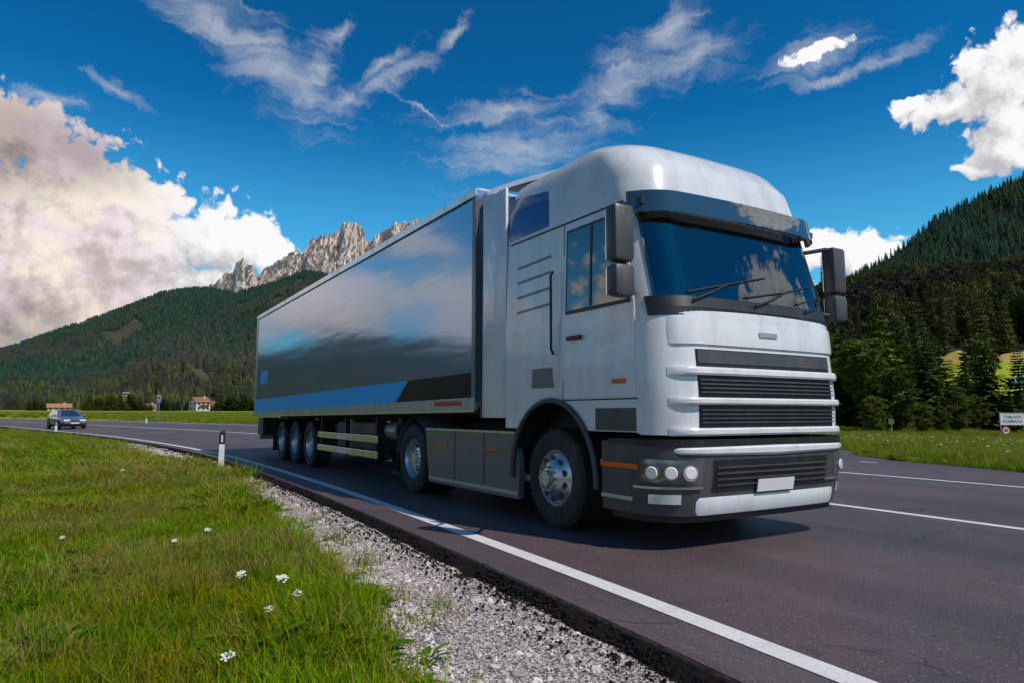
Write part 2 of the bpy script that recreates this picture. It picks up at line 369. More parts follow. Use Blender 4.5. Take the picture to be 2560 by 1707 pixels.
def asphalt(name, fresh=0.0):
    m, g, b = newmat(name); p = pos(g)
    big = g.noise(p, 0.22, 4, 0.55); mid = g.noise(p, 2.2, 5, 0.6)
    agg = g.voro(p, 150.0, 0, 0.5); grain = g.noise(p, 420.0, 3, 0.6)
    c = g.mix(g.ss(big, 0.40, 0.60), (0.064, 0.049, 0.049), (0.118, 0.064, 0.071))
    c = g.mix(g.m('MULTIPLY', g.ss(mid, 0.3, 0.8), 0.35), c, (0.145, 0.108, 0.108))
    # pale stone chips in the binder
    cell = g.n('ShaderNodeTexVoronoi'); g.set(cell.inputs['Vector'], p); cell.inputs['Scale'].default_value = 62.0
    sp = g.n('ShaderNodeSeparateColor'); g.set(sp.inputs[0], cell.outputs['Color'])
    chip = g.m('MULTIPLY', g.ss(sp.outputs[0], 0.74, 0.95), g.ss(cell.outputs['Distance'], 0.45, 0.12))
    c = g.mix(g.m('MULTIPLY', chip, 0.8), c, (0.40, 0.36, 0.34))
    c = g.mix(g.m('MULTIPLY', g.ss(grain, 0.45, 0.7), 0.35), c, (0.02, 0.02, 0.02))
    c = g.mix(g.m('MULTIPLY', g.ss(g.noise(p, 48.0, 4, 0.7), 0.42, 0.66), 0.42), c, (0.022, 0.019, 0.020))
    at = g.n('ShaderNodeAttribute'); at.attribute_name = 'lateral'; la = at.outputs['Fac']
    at2 = g.n('ShaderNodeAttribute'); at2.attribute_name = 'station'; cvn = g.n('ShaderNodeCombineXYZ'); g.set(cvn.inputs[0], g.m('MULTIPLY', at2.outputs['Fac'], 0.10)); g.set(cvn.inputs[1], la)
    wear = None
    for c0 in (1.35, 3.45, 6.3, 8.3):
        t_ = g.ss(g.m('ABSOLUTE', g.m('SUBTRACT', la, c0)), 0.62, 0.05); wear = t_ if wear is None else g.m('ADD', wear, t_)
    strk = g.noise(cvn.outputs[0], 1.6, 6, 0.65)
    c = g.mix(g.m('MULTIPLY', wear, 0.28), c, (0.024, 0.021, 0.022))
    c = g.mix(g.m('MULTIPLY', g.ss(strk, 0.5, 0.72), 0.45), c, (0.14, 0.115, 0.12))
    oil = g.m('MULTIPLY', g.ss(g.noise(p, 0.9, 5, 0.7), 0.60, 0.72), 0.5); c = g.mix(oil, c, (0.022, 0.019, 0.02))
    crk = g.voro(g.v('ADD', p, g.v('SCALE', g.noise(p, 1.5, 4, 0.6, out=1), scale=0.7)), 0.42, feature='DISTANCE_TO_EDGE')
    c = g.mix(g.m('MULTIPLY', g.ss(crk, 0.006, 0.001), g.ss(g.noise(p, 0.35, 2, 0.5), 0.5, 0.6)), c, (0.012, 0.012, 0.012))
    if fresh: c = g.mix(0.85, c, (0.008, 0.008, 0.008))
    setp(g, b, c, 0.95 if fresh else 0.56, 0, 0.1 if fresh else 0.6)
    h = g.m('ADD', g.m('MULTIPLY', agg, 0.8), g.m('MULTIPLY', grain, 0.5))
    bump(g, b, h, 0.7, 0.004)
    return m
M['asphalt'] = asphalt('asphalt')
M['asphalt_edge'] = asphalt('asphalt_edge', 1)

def linepaint():
    m, g, b = newmat('road_paint'); p = pos(g)
    w = g.ss(g.m('ADD', g.noise(p, 60, 5, 0.7), g.m('MULTIPLY', g.noise(p, 3.0, 4, 0.6), 0.35)), 0.70, 0.95)
    base = g.mix(g.noise(p, 5, 5, 0.6), (0.62, 0.57, 0.55), (0.80, 0.76, 0.74))
    st = g.ss(g.noise(p, 1.1, 4, 0.6), 0.56, 0.72)
    base = g.mix(g.m('MULTIPLY', st, 0.5), base, (0.46, 0.40, 0.28))
    setp(g, b, g.mix(g.m('MULTIPLY', w, 0.8), base, (0.12, 0.11, 0.11)), 0.6)
    bump(g, b, g.noise(p, 220, 3, 0.6), 0.6, 0.003); return m
M['line'] = linepaint()

def gravelmat():
    m, g, b = newmat('gravel_ground'); p = pos(g)
    v = g.n('ShaderNodeTexVoronoi'); g.set(v.inputs['Vector'], p); v.inputs['Scale'].default_value = 55
    sp = g.n('ShaderNodeSeparateColor'); g.set(sp.inputs[0], v.outputs['Color'])
    c = g.mix(sp.outputs[0], (0.30, 0.25, 0.21), (0.62, 0.53, 0.47))
    c = g.mix(g.ss(v.outputs['Distance'], 0.35, 0.65), c, (0.07, 0.06, 0.055))
    c = g.mix(g.m('MULTIPLY', g.ss(g.noise(p, 1.3, 5, 0.6), 0.45, 0.75), 0.4), c, (0.32, 0.28, 0.22))
    setp(g, b, c, 0.85); bump(g, b, v.outputs['Distance'], -0.8, 0.02); return m
M['gravel'] = gravelmat()

def stonemat():
    m, g, b = newmat('gravel_stone'); p = pos(g)
    oi = g.n('ShaderNodeObjectInfo')
    c = g.mix(oi.outputs['Random'], (0.32, 0.25, 0.23), (0.86, 0.74, 0.72))
    c = g.mix(g.m('MULTIPLY', g.ss(g.noise(p, 1.2, 4, 0.5), 0.45, 0.6), 0.6), c, g.mix(oi.outputs['Random'], (0.48, 0.39, 0.32), (0.76, 0.65, 0.54)))
    c = g.mix(g.m('MULTIPLY', g.noise(p, 160, 4, 0.6), 0.35), c, (0.22, 0.20, 0.19))
    setp(g, b, c, 0.8); bump(g, b, g.noise(p, 120, 4, 0.6), 0.5, 0.004); return m
M['stone'] = stonemat()

def groundmat():
    m, g, b = newmat('meadow_soil'); p = pos(g)
    n1 = g.noise(p, 0.035, 5, 0.6); n2 = g.noise(p, 0.6, 6, 0.65); n3 = g.noise(p, 14, 6, 0.7)
    far = g.ss(g.v('LENGTH', p), 40, 90)
    near = g.mix(n2, (0.030, 0.040, 0.010), (0.060, 0.050, 0.018))
    mead = g.mix(g.ss(n1, 0.35, 0.65), (0.26, 0.27, 0.02), (0.36, 0.31, 0.05))
    mp = g.n('ShaderNodeMapping'); g.set(mp.inputs[0], p); mp.inputs[2].default_value = (0, 0, R(8)); mp.inputs[3].default_value = (0.01, 0.09, 1)
    mead = g.mix(g.ss(g.noise(mp.outputs[0], 1.0, 5, 0.6), 0.45, 0.6), mead, (0.14, 0.20, 0.018))
    mead = g.mix(g.m('MULTIPLY', g.ss(n2, 0.4, 0.7), 0.45), mead, (0.14, 0.17, 0.02))
    c = g.mix(far, near, mead)
    c = g.mix(g.m('MULTIPLY', n3, 0.35), c, (0.03, 0.035, 0.012))
    setp(g, b, c, 0.95, spec=0.1); bump(g, b, n3, 0.6, 0.05); return m
M['ground'] = groundmat()

def bladesmat(name, c_lo, c_hi, dry, dryamt, trans=0.35):
    m, g, b = newmat(name); p = pos(g)
    oi = g.n('ShaderNodeObjectInfo'); r = oi.outputs['Random']
    c = g.mix(r, c_lo, c_hi)
    patch = g.ss(g.m('ADD', g.noise(p, 0.8, 5, 0.66), g.m('MULTIPLY', g.m('SUBTRACT', r, 0.5), 0.24)), 0.50, 0.64)
    c = g.mix(g.m('MULTIPLY', patch, dryamt), c, dry)
    # straw-yellow tips of individual tufts
    c = g.mix(g.m('MULTIPLY', g.ss(g.noise(p, 26, 3, 0.6), 0.5, 0.72), 0.5), c, tuple(min(1, x * 1.9) for x in c_hi))
    setp(g, b, c, 0.8, spec=0.03)
    tb = g.n('ShaderNodeBsdfTranslucent'); g.set(tb.inputs[0], c)
    mx = g.n('ShaderNodeMixShader'); mx.inputs[0].default_value = trans
    out = [x for x in m.node_tree.nodes if x.type == 'OUTPUT_MATERIAL'][0]
    g.set(mx.inputs[1], b.outputs[0]); g.set(mx.inputs[2], tb.outputs[0]); g.set(out.inputs[0], mx.outputs[0])
    return m
M['grass'] = bladesmat('grass_blades', (0.060, 0.170, 0.002), (0.215, 0.335, 0.003), (0.26, 0.145, 0.006), 0.72)
M['dry'] = bladesmat('dry_grass', (0.26, 0.17, 0.05), (0.42, 0.31, 0.11), (0.20, 0.12, 0.03), 0.5)
M['weed'] = bladesmat('weed_leaf', (0.045, 0.135, 0.006), (0.14, 0.25, 0.008), (0.14, 0.14, 0.02), 0.4)
M['petal'] = plain('white_petals', (0.80, 0.80, 0.74), 0.7, var=0.05)
M['ypetal'] = plain('yellow_petals', (0.80, 0.45, 0.02), 0.7, var=0.05)

def foliage(name, lo, hi, patch=None, pscale=0.004, trans=0.18, pa=(0.45, 0.6), patch2=None):
    m, g, b = newmat(name); p = pos(g)
    oi = g.n('ShaderNodeObjectInfo'); r = oi.outputs['Random']
    c = g.mix(r, lo, hi)
    if patch: c = g.mix(g.ss(g.m('ADD', g.noise(p, pscale, 5, 0.6), g.m('MULTIPLY', g.m('SUBTRACT', r, 0.5), 0.18)), *pa), c, patch)
    if patch2: c = g.mix(g.ss(g.m('ADD', g.noise(g.v('ADD', p, (3333, 1111, 0)), pscale * 1.6, 4, 0.6), g.m('MULTIPLY', g.m('SUBTRACT', r, 0.5), 0.25)), 0.66, 0.72), c, patch2)
    setp(g, b, c, 0.7, spec=0.2)
    tb = g.n('ShaderNodeBsdfTranslucent'); g.set(tb.inputs[0], c)
    mx = g.n('ShaderNodeMixShader'); mx.inputs[0].default_value = trans
    out = [x for x in m.node_tree.nodes if x.type == 'OUTPUT_MATERIAL'][0]
    g.set(mx.inputs[1], b.outputs[0]); g.set(mx.inputs[2], tb.outputs[0]); g.set(out.inputs[0], mx.outputs[0])
    return m
M['needles'] = foliage('spruce_needles', (0.030, 0.055, 0.008), (0.150, 0.200, 0.016))
M['pine'] = foliage('pine_needles', (0.060, 0.10, 0.012), (0.140, 0.175, 0.020))
M['forest_l'] = foliage('left_forest_needles', (0.013, 0.048, 0.034), (0.045, 0.105, 0.056), (0.095, 0.080, 0.062), 0.0028, patch2=(0.11, 0.12, 0.04), pa=(0.53, 0.62))
M['forest_r'] = foliage('right_forest_needles', (0.022, 0.036, 0.012), (0.165, 0.175, 0.030), (0.048, 0.042, 0.034), 0.010, pa=(0.50, 0.62))
M['forest_f'] = foliage('high_forest_needles', (0.016, 0.060, 0.040), (0.060, 0.120, 0.055), (0.05, 0.09, 0.02), 0.005)
M['leaf'] = foliage('broad_leaves', (0.05, 0.08, 0.012), (0.10, 0.13, 0.02))
M['bark'] = plain('bark', (0.10, 0.07, 0.05), 0.9, var=0.4, scale=8)
M['redbark'] = plain('red_pine_bark', (0.28, 0.10, 0.05), 0.85, var=0.35, scale=8)

def hillmat(name, a, b2, scale):
    m, g, b = newmat(name); p = pos(g)
    c = g.mix(g.ss(g.noise(p, scale, 6, 0.6), 0.4, 0.6), a, b2); setp(g, b, c, 0.95, spec=0.1); return m
M['hill_l'] = hillmat('forest_floor_left', (0.030, 0.038, 0.020), (0.075, 0.070, 0.045), 0.006)
M['hill_r'] = hillmat('forest_floor_right', (0.020, 0.024, 0.012), (0.030, 0.030, 0.016), 0.02)
M['meadow_hill'] = hillmat('hill_meadow', (0.30, 0.36, 0.02), (0.46, 0.30, 0.10), 0.03)

def rockmat():
    m, g, b = newmat('limestone_rock'); p = pos(g)
    mp = g.n('ShaderNodeMapping'); g.set(mp.inputs[0], p); mp.inputs[3].default_value = (1, 1, 0.35)
    n = g.noise(mp.outputs[0], 0.006, 9, 0.65); n2 = g.noise(p, 0.03, 7, 0.7)
    c = g.mix(g.ss(n, 0.35, 0.65), (0.38, 0.29, 0.25), (0.74, 0.59, 0.52))
    c = g.mix(g.m('MULTIPLY', g.ss(n2, 0.45, 0.7), 0.5), c, (0.22, 0.19, 0.18))
    gn = g.n('ShaderNodeNewGeometry'); s = g.n('ShaderNodeSeparateXYZ'); g.set(s.inputs[0], gn.outputs['Normal'])
    sp = g.n('ShaderNodeSeparateXYZ'); g.set(sp.inputs[0], p)
    low = g.ss(g.m('ADD', sp.outputs[2], g.m('MULTIPLY', g.noise(p, 0.004, 6, 0.65), 420)), 1120, 980)
    veg = g.m('MULTIPLY', g.m('MAXIMUM', low, g.ss(g.m('ADD', s.outputs[2], g.noise(p, 0.01, 5, 0.6)), 1.15, 1.3)), 0.9)
    c = g.mix(veg, c, (0.045, 0.058, 0.030))
    setp(g, b, c, 0.9, spec=0.2); bump(g, b, g.noise(mp.outputs[0], 0.02, 8, 0.7), 0.8, 14.0); return m
M['rock'] = rockmat()
M['wall_w'] = plain('house_white_wall', (0.62, 0.60, 0.56), 0.9, var=0.08, scale=0.8)
M['wall_p'] = plain('house_cream_wall', (0.60, 0.47, 0.34), 0.9, var=0.08, scale=0.8)
M['roof'] = plain('terracotta_roof', (0.28, 0.11, 0.065), 0.85, var=0.25, scale=1.2)
M['roof2'] = plain('orange_roof', (0.36, 0.17, 0.09), 0.85, var=0.25, scale=1.2)
M['hwin'] = glassmat('house_window', (0.03, 0.035, 0.04), 0.1)
M['wood'] = plain('dark_wood', (0.10, 0.06, 0.035), 0.8, var=0.3, scale=2)

# ------------------------------------------------------------------ road geometry
EDGE = [(60, -110), (25, -42), (12, -17), (6.6, -6.2), (3.3, -0.2), (2.24, 1.55), (1.46, 3.07), (1.05, 3.99), (-0.09, 6.08), (-1.0, 7.75), (-2.13, 9.76), (-4.3, 13.4), (-6.96, 17.69), (-10.1, 22.2), (-15.93, 29.74), (-23.3, 38.29), (-29.4, 44.8), (-47.75, 64.15), (-76, 91), (-125, 125), (-200, 160)]
def spline(pts, step=0.35):
    P = np.array(pts, float); out = []
    for i in range(len(P) - 1):
        p0 = P[max(i - 1, 0)]; p1 = P[i]; p2 = P[i + 1]; p3 = P[min(i + 2, len(P) - 1)]
        L = np.linalg.norm(p2 - p1); n = max(2, int(L / step))
        # centripetal-like tangents
        d01 = max(np.linalg.norm(p1 - p0), 1e-6); d12 = L; d23 = max(np.linalg.norm(p3 - p2), 1e-6)
        t1 = ((p2 - p1) / d12 * d01 + (p1 - p0) / d01 * d12) / (d01 + d12) * d12 if i > 0 else (p2 - p1)
        t2 = ((p3 - p2) / d23 * d12 + (p2 - p1) / d12 * d23) / (d12 + d23) * d12 if i < len(P) - 2 else (p2 - p1)
        for k in range(n):
            t = k / n; h = (2*t**3-3*t**2+1, t**3-2*t**2+t, -2*t**3+3*t**2, t**3-t**2)
            out.append(h[0]*p1 + h[1]*t1 + h[2]*p2 + h[3]*t2)
    out.append(P[-1]); out = np.array(out)
    # even resample + smoothing
    s = np.concatenate([[0], np.cumsum(np.linalg.norm(np.diff(out, axis=0), axis=1))])
    q = np.arange(0, s[-1], 0.4); o = np.stack([np.interp(q, s, out[:, 0]), np.interp(q, s, out[:, 1])], 1)
    for _ in range(30):
        o[1:-1] = (o[:-2] + 2 * o[1:-1] + o[2:]) / 4
    return o
C = spline(EDGE)                       # centre of the white edge line
Tn = np.gradient(C, axis=0); Tn /= np.linalg.norm(Tn, axis=1)[:, None]
Nr = np.stack([Tn[:, 1], -Tn[:, 0]], 1)    # towards the far side of the road (to the right)
SS = np.concatenate([[0], np.cumsum(np.linalg.norm(np.diff(C, axis=0), axis=1))])
i0 = int(np.argmin(np.hypot(C[:, 0] - 1.53, C[:, 1] - 3.07))); SS -= SS[i0]
def bank(s): return 0.036 * sstep(s, 14, 34)
ASPH_L = -0.46
def far_w(s):
    return np.interp(s, [-200, -60, -8, 0, 5, 8, 9.8, 11.3, 13, 20, 25, 30, 38, 48, 60, 400], [10.9, 11, 11.4, 11.9, 12.45, 13.5, 14.7, 17.0, 17.9, 18.2, 17.6, 16.5, 14, 11.6, 10.7, 10.7])
def lat(x, y):
    """(station, lateral offset to the right of the edge line) for arrays"""
    x = np.asarray(x, float).ravel(); y = np.asarray(y, float).ravel()
    st = np.empty(len(x)); la = np.empty(len(x))
    Cs = C[::3]; idx0 = np.arange(len(C))[::3]
    for a in range(0, len(x), 20000):
        X = x[a:a+20000, None]; Y = y[a:a+20000, None]
        k = idx0[np.argmin((Cs[None, :, 0] - X)**2 + (Cs[None, :, 1] - Y)**2, 1)]
        dx = x[a:a+20000] - C[k, 0]; dy = y[a:a+20000] - C[k, 1]
        st[a:a+20000] = SS[k] + dx * Tn[k, 0] + dy * Tn[k, 1]; la[a:a+20000] = dx * Nr[k, 0] + dy * Nr[k, 1]
    return st, la
def road_z(s, l): return bank(s) * np.clip(l, 0, 14)
def gravel_w(s):
    base = np.interp(s, [-50, -3, 0, 2.5, 5, 8, 11, 14, 16.5, 18, 20, 23, 26, 30, 33, 400], [1.5, 1.55, 1.45, 1.25, 1.12, 1.0, 0.80, 0.45, 0.12, 0.45, 1.0, 1.15, 0.8, 0.45, 0.12, 0.0])
    return base + (vnoise(s * 0.9, s * 0 + 3.3, 5) - 0.5) * 0.35 * (base > 0.1) + (vnoise(s * 4, s * 0, 6) - .5) * 0.15 * (base > 0.1)
def ground_z(x, y):
    shp = np.shape(x); x = np.asarray(x, float).ravel(); y = np.asarray(y, float).ravel()
    s, l = lat(x, y); r = np.hypot(x, y); azd = np.degrees(np.arctan2(x, y)); az_ = azd
    fw = far_w(s)
    rz = road_z(s, np.clip(l, 0, fw))
    # left (near) verge
    dl = ASPH_L - l
    zl = -0.10 + 0.04 * sstep(dl, 0.6, 2.4) + 0.05 * (fbm(x * 0.35, y * 0.35, 3, 2) - 0.5) * sstep(dl, 0.8, 3) * 2 - 0.02 * sstep(dl, 0, .3)
    zl = zl - 0.012 * np.clip(r - 45, 0, 4000) * 0 
    # far side
    dr = l - fw
    leftness = sstep(-azd, -12, 4)
    zr_left = rz + 0.02 + 0.10 * sstep(dr, 0, 3) + 0.0055 * np.clip(r - 55, 0, 900) + 0.12 * (fbm(x * 0.06, y * 0.06, 3, 9) - 0.5) * sstep(dr, 1, 8)
    zr_right = rz + 0.0 - 0.50 * sstep(dr, 1.0, 22) + 0.16 * (fbm(x * 0.3, y * 0.3, 3, 4) - 0.5) * sstep(dr, 0.3, 3)
    zr = zr_left * leftness + zr_right * (1 - leftness)
    z = np.where(dl > 0, zl, np.where(dr > 0, zr, rz - 0.14))
    # soften beyond 60 m on near side as well
    z = z + np.where(dl > 0, 0.0055 * np.clip(r - 70, 0, 900), 0)
    return z.reshape(shp)

def strip(name, l0, l1, s0, s1, dz, mat, nl=2, kind='structure', label=None, jag=0.0, parent=None, drop=None):
    k = np.where((SS >= s0) & (SS <= s1))[0]
    rows = []
    s = SS[k]
    L0 = l0(s) if callable(l0) else np.full(len(s), l0); L1 = l1(s) if callable(l1) else np.full(len(s), l1)
    if jag: L0 = L0 + (vnoise(s * 9, s * 0, 1) - .5) * jag + (vnoise(s * 31, s * 0, 1) - .5) * jag * .5
    for j in range(nl):
        t = j / (nl - 1); l = L0 * (1 - t) + L1 * t
        p = C[k] + Nr[k] * l[:, None]
        rows.append(np.column_stack([p, road_z(s, l) + dz]))
    V = np.concatenate(rows); Q = grid_quads(nl, len(k))
    o = np_mesh(name, V, Q, mat, smooth=False, parent=parent)
    if nl > 4 and len(o.data.vertices) == len(V):
        La = np.concatenate([L0 * (1 - j / (nl - 1)) + L1 * j / (nl - 1) for j in range(nl)]); St = np.tile(s, nl)
        for nm_, d_ in (('lateral', La), ('station', St)):
            a_ = o.data.attributes.new(nm_, 'FLOAT', 'POINT'); a_.data.foreach_set('value', d_.astype(np.float32))
    if kind: o['kind'] = kind
    return o

road = strip('road', ASPH_L, far_w, -120, 260, 0.0, M['asphalt'], nl=26)
def road_edge():
    """broken asphalt edge standing over the gravel"""
    k = np.where((SS >= -60) & (SS <= 120))[0]
    # refine stations near the camera
    s = np.concatenate([np.arange(-20, 24, 0.035), np.arange(24, 120, 0.4)])
    cx = np.interp(s, SS, C[:, 0]); cy = np.interp(s, SS, C[:, 1]); nx = np.interp(s, SS, Nr[:, 0]); ny = np.interp(s, SS, Nr[:, 1])
    prof = [(ASPH_L + 0.02, 0.003), (ASPH_L - 0.015, -0.004), (ASPH_L - 0.035, -0.035), (ASPH_L - 0.065, -0.080), (ASPH_L - 0.12, -0.135)]
    rows = []
    for j, (l, z) in enumerate(prof):
        jj = (vnoise(s * 14, s * 0 + j * 3, 21) - .5) * (0.0, 0.015, 0.022, 0.03, 0.05)[j] + (vnoise(s * 47, s * 0 + j * 3, 25) - .5) * (0, .012, .02, .025, .03)[j] + (vnoise(s * 3, s * 0 + 1, 22) - .5) * (0, 0.02, 0.03, 0.035, 0.04)[j]
        zz = z + (vnoise(s * 20, s * 0 + j * 7, 23) - .5) * (0, 0.004, 0.010, 0.014, 0.014)[j]
        rows.append(np.column_stack([cx + nx * (l + jj), cy + ny * (l + jj), zz]))
    o = np_mesh('road_edge', np.concatenate(rows), grid_quads(len(prof), len(s)), M['asphalt_edge'], smooth=False); o['kind'] = 'structure'
road_edge()
strip('edge_marking', -0.075, 0.075, -60, 240, 0.004, M['line'], nl=2)
strip('centre_marking', lambda s: 4.95 + 0 * s, lambda s: 5.08 + 0 * s, -60, 240, 0.004, M['line'])
strip('lane_marking', lambda s: 9.35 + 0 * s, lambda s: 9.47 + 0 * s, -40, 8.0, 0.004, M['line'])
strip('edge_marking', lambda s: 9.75 + 0 * s, lambda s: 9.87 + 0 * s, -14.0, 4.0, 0.004, M['line'])
strip('lane_marking', lambda s: 12.5 + 0 * s, lambda s: 12.6 + 0 * s, 7.8, 8.4, 0.004, M['line'])
strip('edge_marking', lambda s: far_w(s) - 0.85, lambda s: far_w(s) - 0.70, 10.9, 30, 0.004, M['line'])
strip('edge_marking', lambda s: 10.05 + 0 * s, lambda s: 10.2 + 0 * s, 34, 240, 0.004, M['line'])

# ------------------------------------------------------------------ ground sheet (polar grid, to the horizon)
def make_ground():
    rr = np.concatenate([[0.0], np.geomspace(0.35, 9500, 250)]); aa = np.radians(np.linspace(-180, 180, 721))
    RR, AA = np.meshgrid(rr, aa, indexing='ij'); X = RR * np.sin(AA); Y = RR * np.cos(AA)
    Z = ground_z(X, Y)
    Z = np.where(RR > 1500, np.minimum(Z, 6), Z)
    o = np_mesh('ground', np.stack([X, Y, Z], -1).reshape(-1, 3), grid_quads(len(rr), len(aa)), M['ground']); o['kind'] = 'structure'
make_ground()
def make_gravel():
    s = np.concatenate([np.arange(-8, 26, 0.12), np.arange(26, 36, 0.4)])
    cx = np.interp(s, SS, C[:, 0]); cy = np.interp(s, SS, C[:, 1]); nx = np.interp(s, SS, Nr[:, 0]); ny = np.interp(s, SS, Nr[:, 1])
    rows = []
    n = 14
    for j in range(n):
        l = ASPH_L - 0.02 - (gravel_w(s) + 0.28) * j / (n - 1)
        x = cx + nx * l; y = cy + ny * l
        z = ground_z(x, y)
        z = z + 0.022 + 0.02 * (vnoise(x * 5, y * 5, 31) - .5) - (0.03 if j == n - 1 else 0)
        if j == 0: z = z - 0.0
        rows.append(np.column_stack([x, y, np.maximum(z, -0.115) if j < 2 else z]))
    o = np_mesh('gravel_shoulder', np.concatenate(rows), grid_quads(n, len(s)), M['gravel']); o['kind'] = 'structure'
make_gravel()

# ------------------------------------------------------------------ hills and mountains
class Hill:
    def __init__(s, az, el, r0, r1, z0, p=1.0, relief=0.0, rs=1.0, seed=0):
        s.az = np.array(az); s.el = np.array(el); s.r0 = r0; s.r1 = r1; s.z0 = z0; s.p = p; s.rel = relief; s.rs = rs; s.seed = seed
    def at(s, az, t):
        az = np.asarray(az, float); t = np.asarray(t, float)
        H = s.r1 * np.tan(np.radians(np.interp(az, s.az, s.el))) + CAM_H
        r = s.r0 + (s.r1 - s.r0) * t
        tt = np.clip(t, 0, 1)
        z = s.z0 + (H - s.z0) * tt**s.p
        # spurs and gullies running down the slope
        n = fbm(az * s.rs + t * 1.5, t * 2.2, 4, s.seed, True) - 0.55
        z = z + s.rel * n * np.sin(PI * np.clip(tt, 0, 1))**0.8
        z = z - np.clip(t - 1, 0, 1) * (s.r1 - s.r0) * 0.6
        a = np.radians(az); return np.stack([r * np.sin(a), r * np.cos(a), z], -1)
    def mesh(s, name, a0, a1, na, nt, mat):
        A, T = np.meshgrid(np.linspace(a0, a1, na), np.linspace(0, 1.25, nt), indexing='ij')
        V = s.at(A, T); V[:, 0, 2] -= 6
        o = np_mesh(name, V.reshape(-1, 3), grid_quads(na, nt), mat); o['kind'] = 'structure'; return o
ML = [(-37.0, 4.41), (-33.7, 6.08), (-30.1, 7.77), (-27.6, 9.16), (-25.4, 9.72), (-24.0, 9.8), (-22.6, 9.6), (-20.6, 10.16), (-19.1, 10.73), (-17.1, 11.68), (-15.4, 11.42)]
ML = [(a, e - 0.42) for a, e in ML]
mla = [-100, -86, -74, -66, -60, -54, -48, -43] + [a for a, e in ML] + [-10, -5, 0, 6, 12, 20]
mle = [3.0, 4.0, 5.0, 4.6, 4.9, 5.6, 5.9, 4.0] + [e for a, e in ML] + [10.5, 9, 8, 7.5, 7.2, 6.5]
HL = Hill(mla, mle, 820, 2600, 3.0, 1.08, 70, 0.16, 40)
HL.mesh('forested_mountain', -100, 20, 420, 70, M['hill_l'])
ROCK = [(-27, 8.6), (-24.6, 9.2), (-24.02, 9.77), (-23.19, 10.57), (-22.5, 10.9), (-22.34, 11.5), (-21.92, 11.75), (-21.47, 11.5), (-20.9, 10.95), (-20.61, 10.82), (-20.3, 11.3), (-20.04, 11.49), (-19.6, 11.8), (-19.39, 12.1), (-18.9, 12.3), (-18.64, 12.6), (-18.3, 12.9), (-18.04, 13.1), (-17.6, 12.75), (-17.31, 12.71), (-17.1, 13.3), (-16.96, 13.6), (-16.3, 14.1), (-16.04, 14.3), (-15.4, 14.43), (-15.0, 14.6), (-14.61, 14.8), (-14.3, 15.1), (-13.88, 15.4), (-13.5, 15.5), (-13.17, 15.4), (-12.67, 14.91), (-12.32, 14.29), (-11.83, 14.16), (-11.35, 14.66), (-10.86, 15.1), (-10.03, 15.4), (-8, 16.0), (-6, 15.2), (-4, 15.8), (-1, 14), (3, 12.0), (8, 10), (14, 8.5), (20, 7)]
def make_rock():
    na, nt = 1500, 150
    A, T = np.meshgrid(np.linspace(-27, 20, na), np.linspace(0, 1, nt), indexing='ij')
    el = np.interp(A, [a for a, e in ROCK], [e for a, e in ROCK])
    el = el + (fbm(A * 2.6, A * 0 + 1.1, 4, 60) - 0.5) * 0.9 * sstep(T, .3, 1)
    base = el * 0 + 5.5
    E = base + (el - base) * T ** 0.9
    # buttresses: push faces towards and away from the viewer
    warpA = A + 0.5 * (fbm(A * .6, T * 3, 3, 71) - .5)
    butt = fbm(warpA * 0.55 + T * 1.3, T * 1.1 + 3, 3, 70, True); mid = fbm(warpA * 1.5 - T * 2.6, T * 3.2, 4, 75, True); fine = fbm(A * 6, T * 14 + A * 2, 3, 80)
    rr = 4300 + 2100 * T - 520 * (butt - 0.5) - 230 * (mid - .5) - 60 * (fine - 0.5)
    a = np.radians(A); z = rr * np.tan(np.radians(E))
    V = np.stack([rr * np.sin(a), rr * np.cos(a), z], -1).reshape(-1, 3)
    o = np_mesh('rocky_peaks', V, grid_quads(na, nt), M['rock'], smooth=True); o['kind'] = 'structure'
make_rock()
HR4 = Hill([10, 18, 24, 28.2, 30.6, 32.5, 35.2, 37.7, 42, 50, 60, 75, 95], [5, 7, 8.7, 10.6, 12.1, 13.55, 14.75, 15.45, 17.0, 18.5, 16, 12, 6], 640, 1650, 20, 1.1, 45, 0.25, 90)
HR4.mesh('forested_mountain', 8, 95, 260, 50, M['hill_r'])
HR3 = Hill([5, 12, 18, 21.6, 25.1, 28.7, 33.7, 37.4, 45, 60, 80, 100], [0.3, 1.8, 5.0, 7.0, 8.5, 9.3, 9.2, 9.2, 9.0, 7, 4, 1], 112, 620, -1.0, 1.0, 9, 0.3, 95)
HR3.mesh('wooded_hill', 5, 100, 300, 60, M['hill_r'])
# far ring of hills that closes the valley elsewhere
HF = Hill([-180, -150, -120, -100], [4, 6, 4.5, 6], 2500, 5200, 2, 1.0, 120, 0.08, 99)
HF.mesh('distant_hills', -180, -96, 140, 24, M['hill_l'])
HF2 = Hill([90, 120, 150, 180], [6, 5, 6.5, 4], 2300, 5200, 2, 1.0, 120, 0.08, 98)
HF2.mesh('distant_hills', 90, 180, 140, 24, M['hill_l'])

# meadow clearing on the right hill: laid 15 cm over the slope
def make_clearing():
    A, T = np.meshgrid(np.linspace(29.5, 41, 60), np.linspace(0.02, 0.155, 30), indexing='ij')
    V = HR3.at(A, T); V[..., 2] += 0.15
    o = np_mesh('hill_meadow', V.reshape(-1, 3), grid_quads(60, 30), M['meadow_hill']); o['kind'] = 'structure'
make_clearing()
def in_clearing(az, t):
    return (t > 0.035) & (t < 0.15 + 0.012 * np.sin(az * 3)) & (az > 31 + 14 * np.abs(t - 0.09)) & (az < 41)

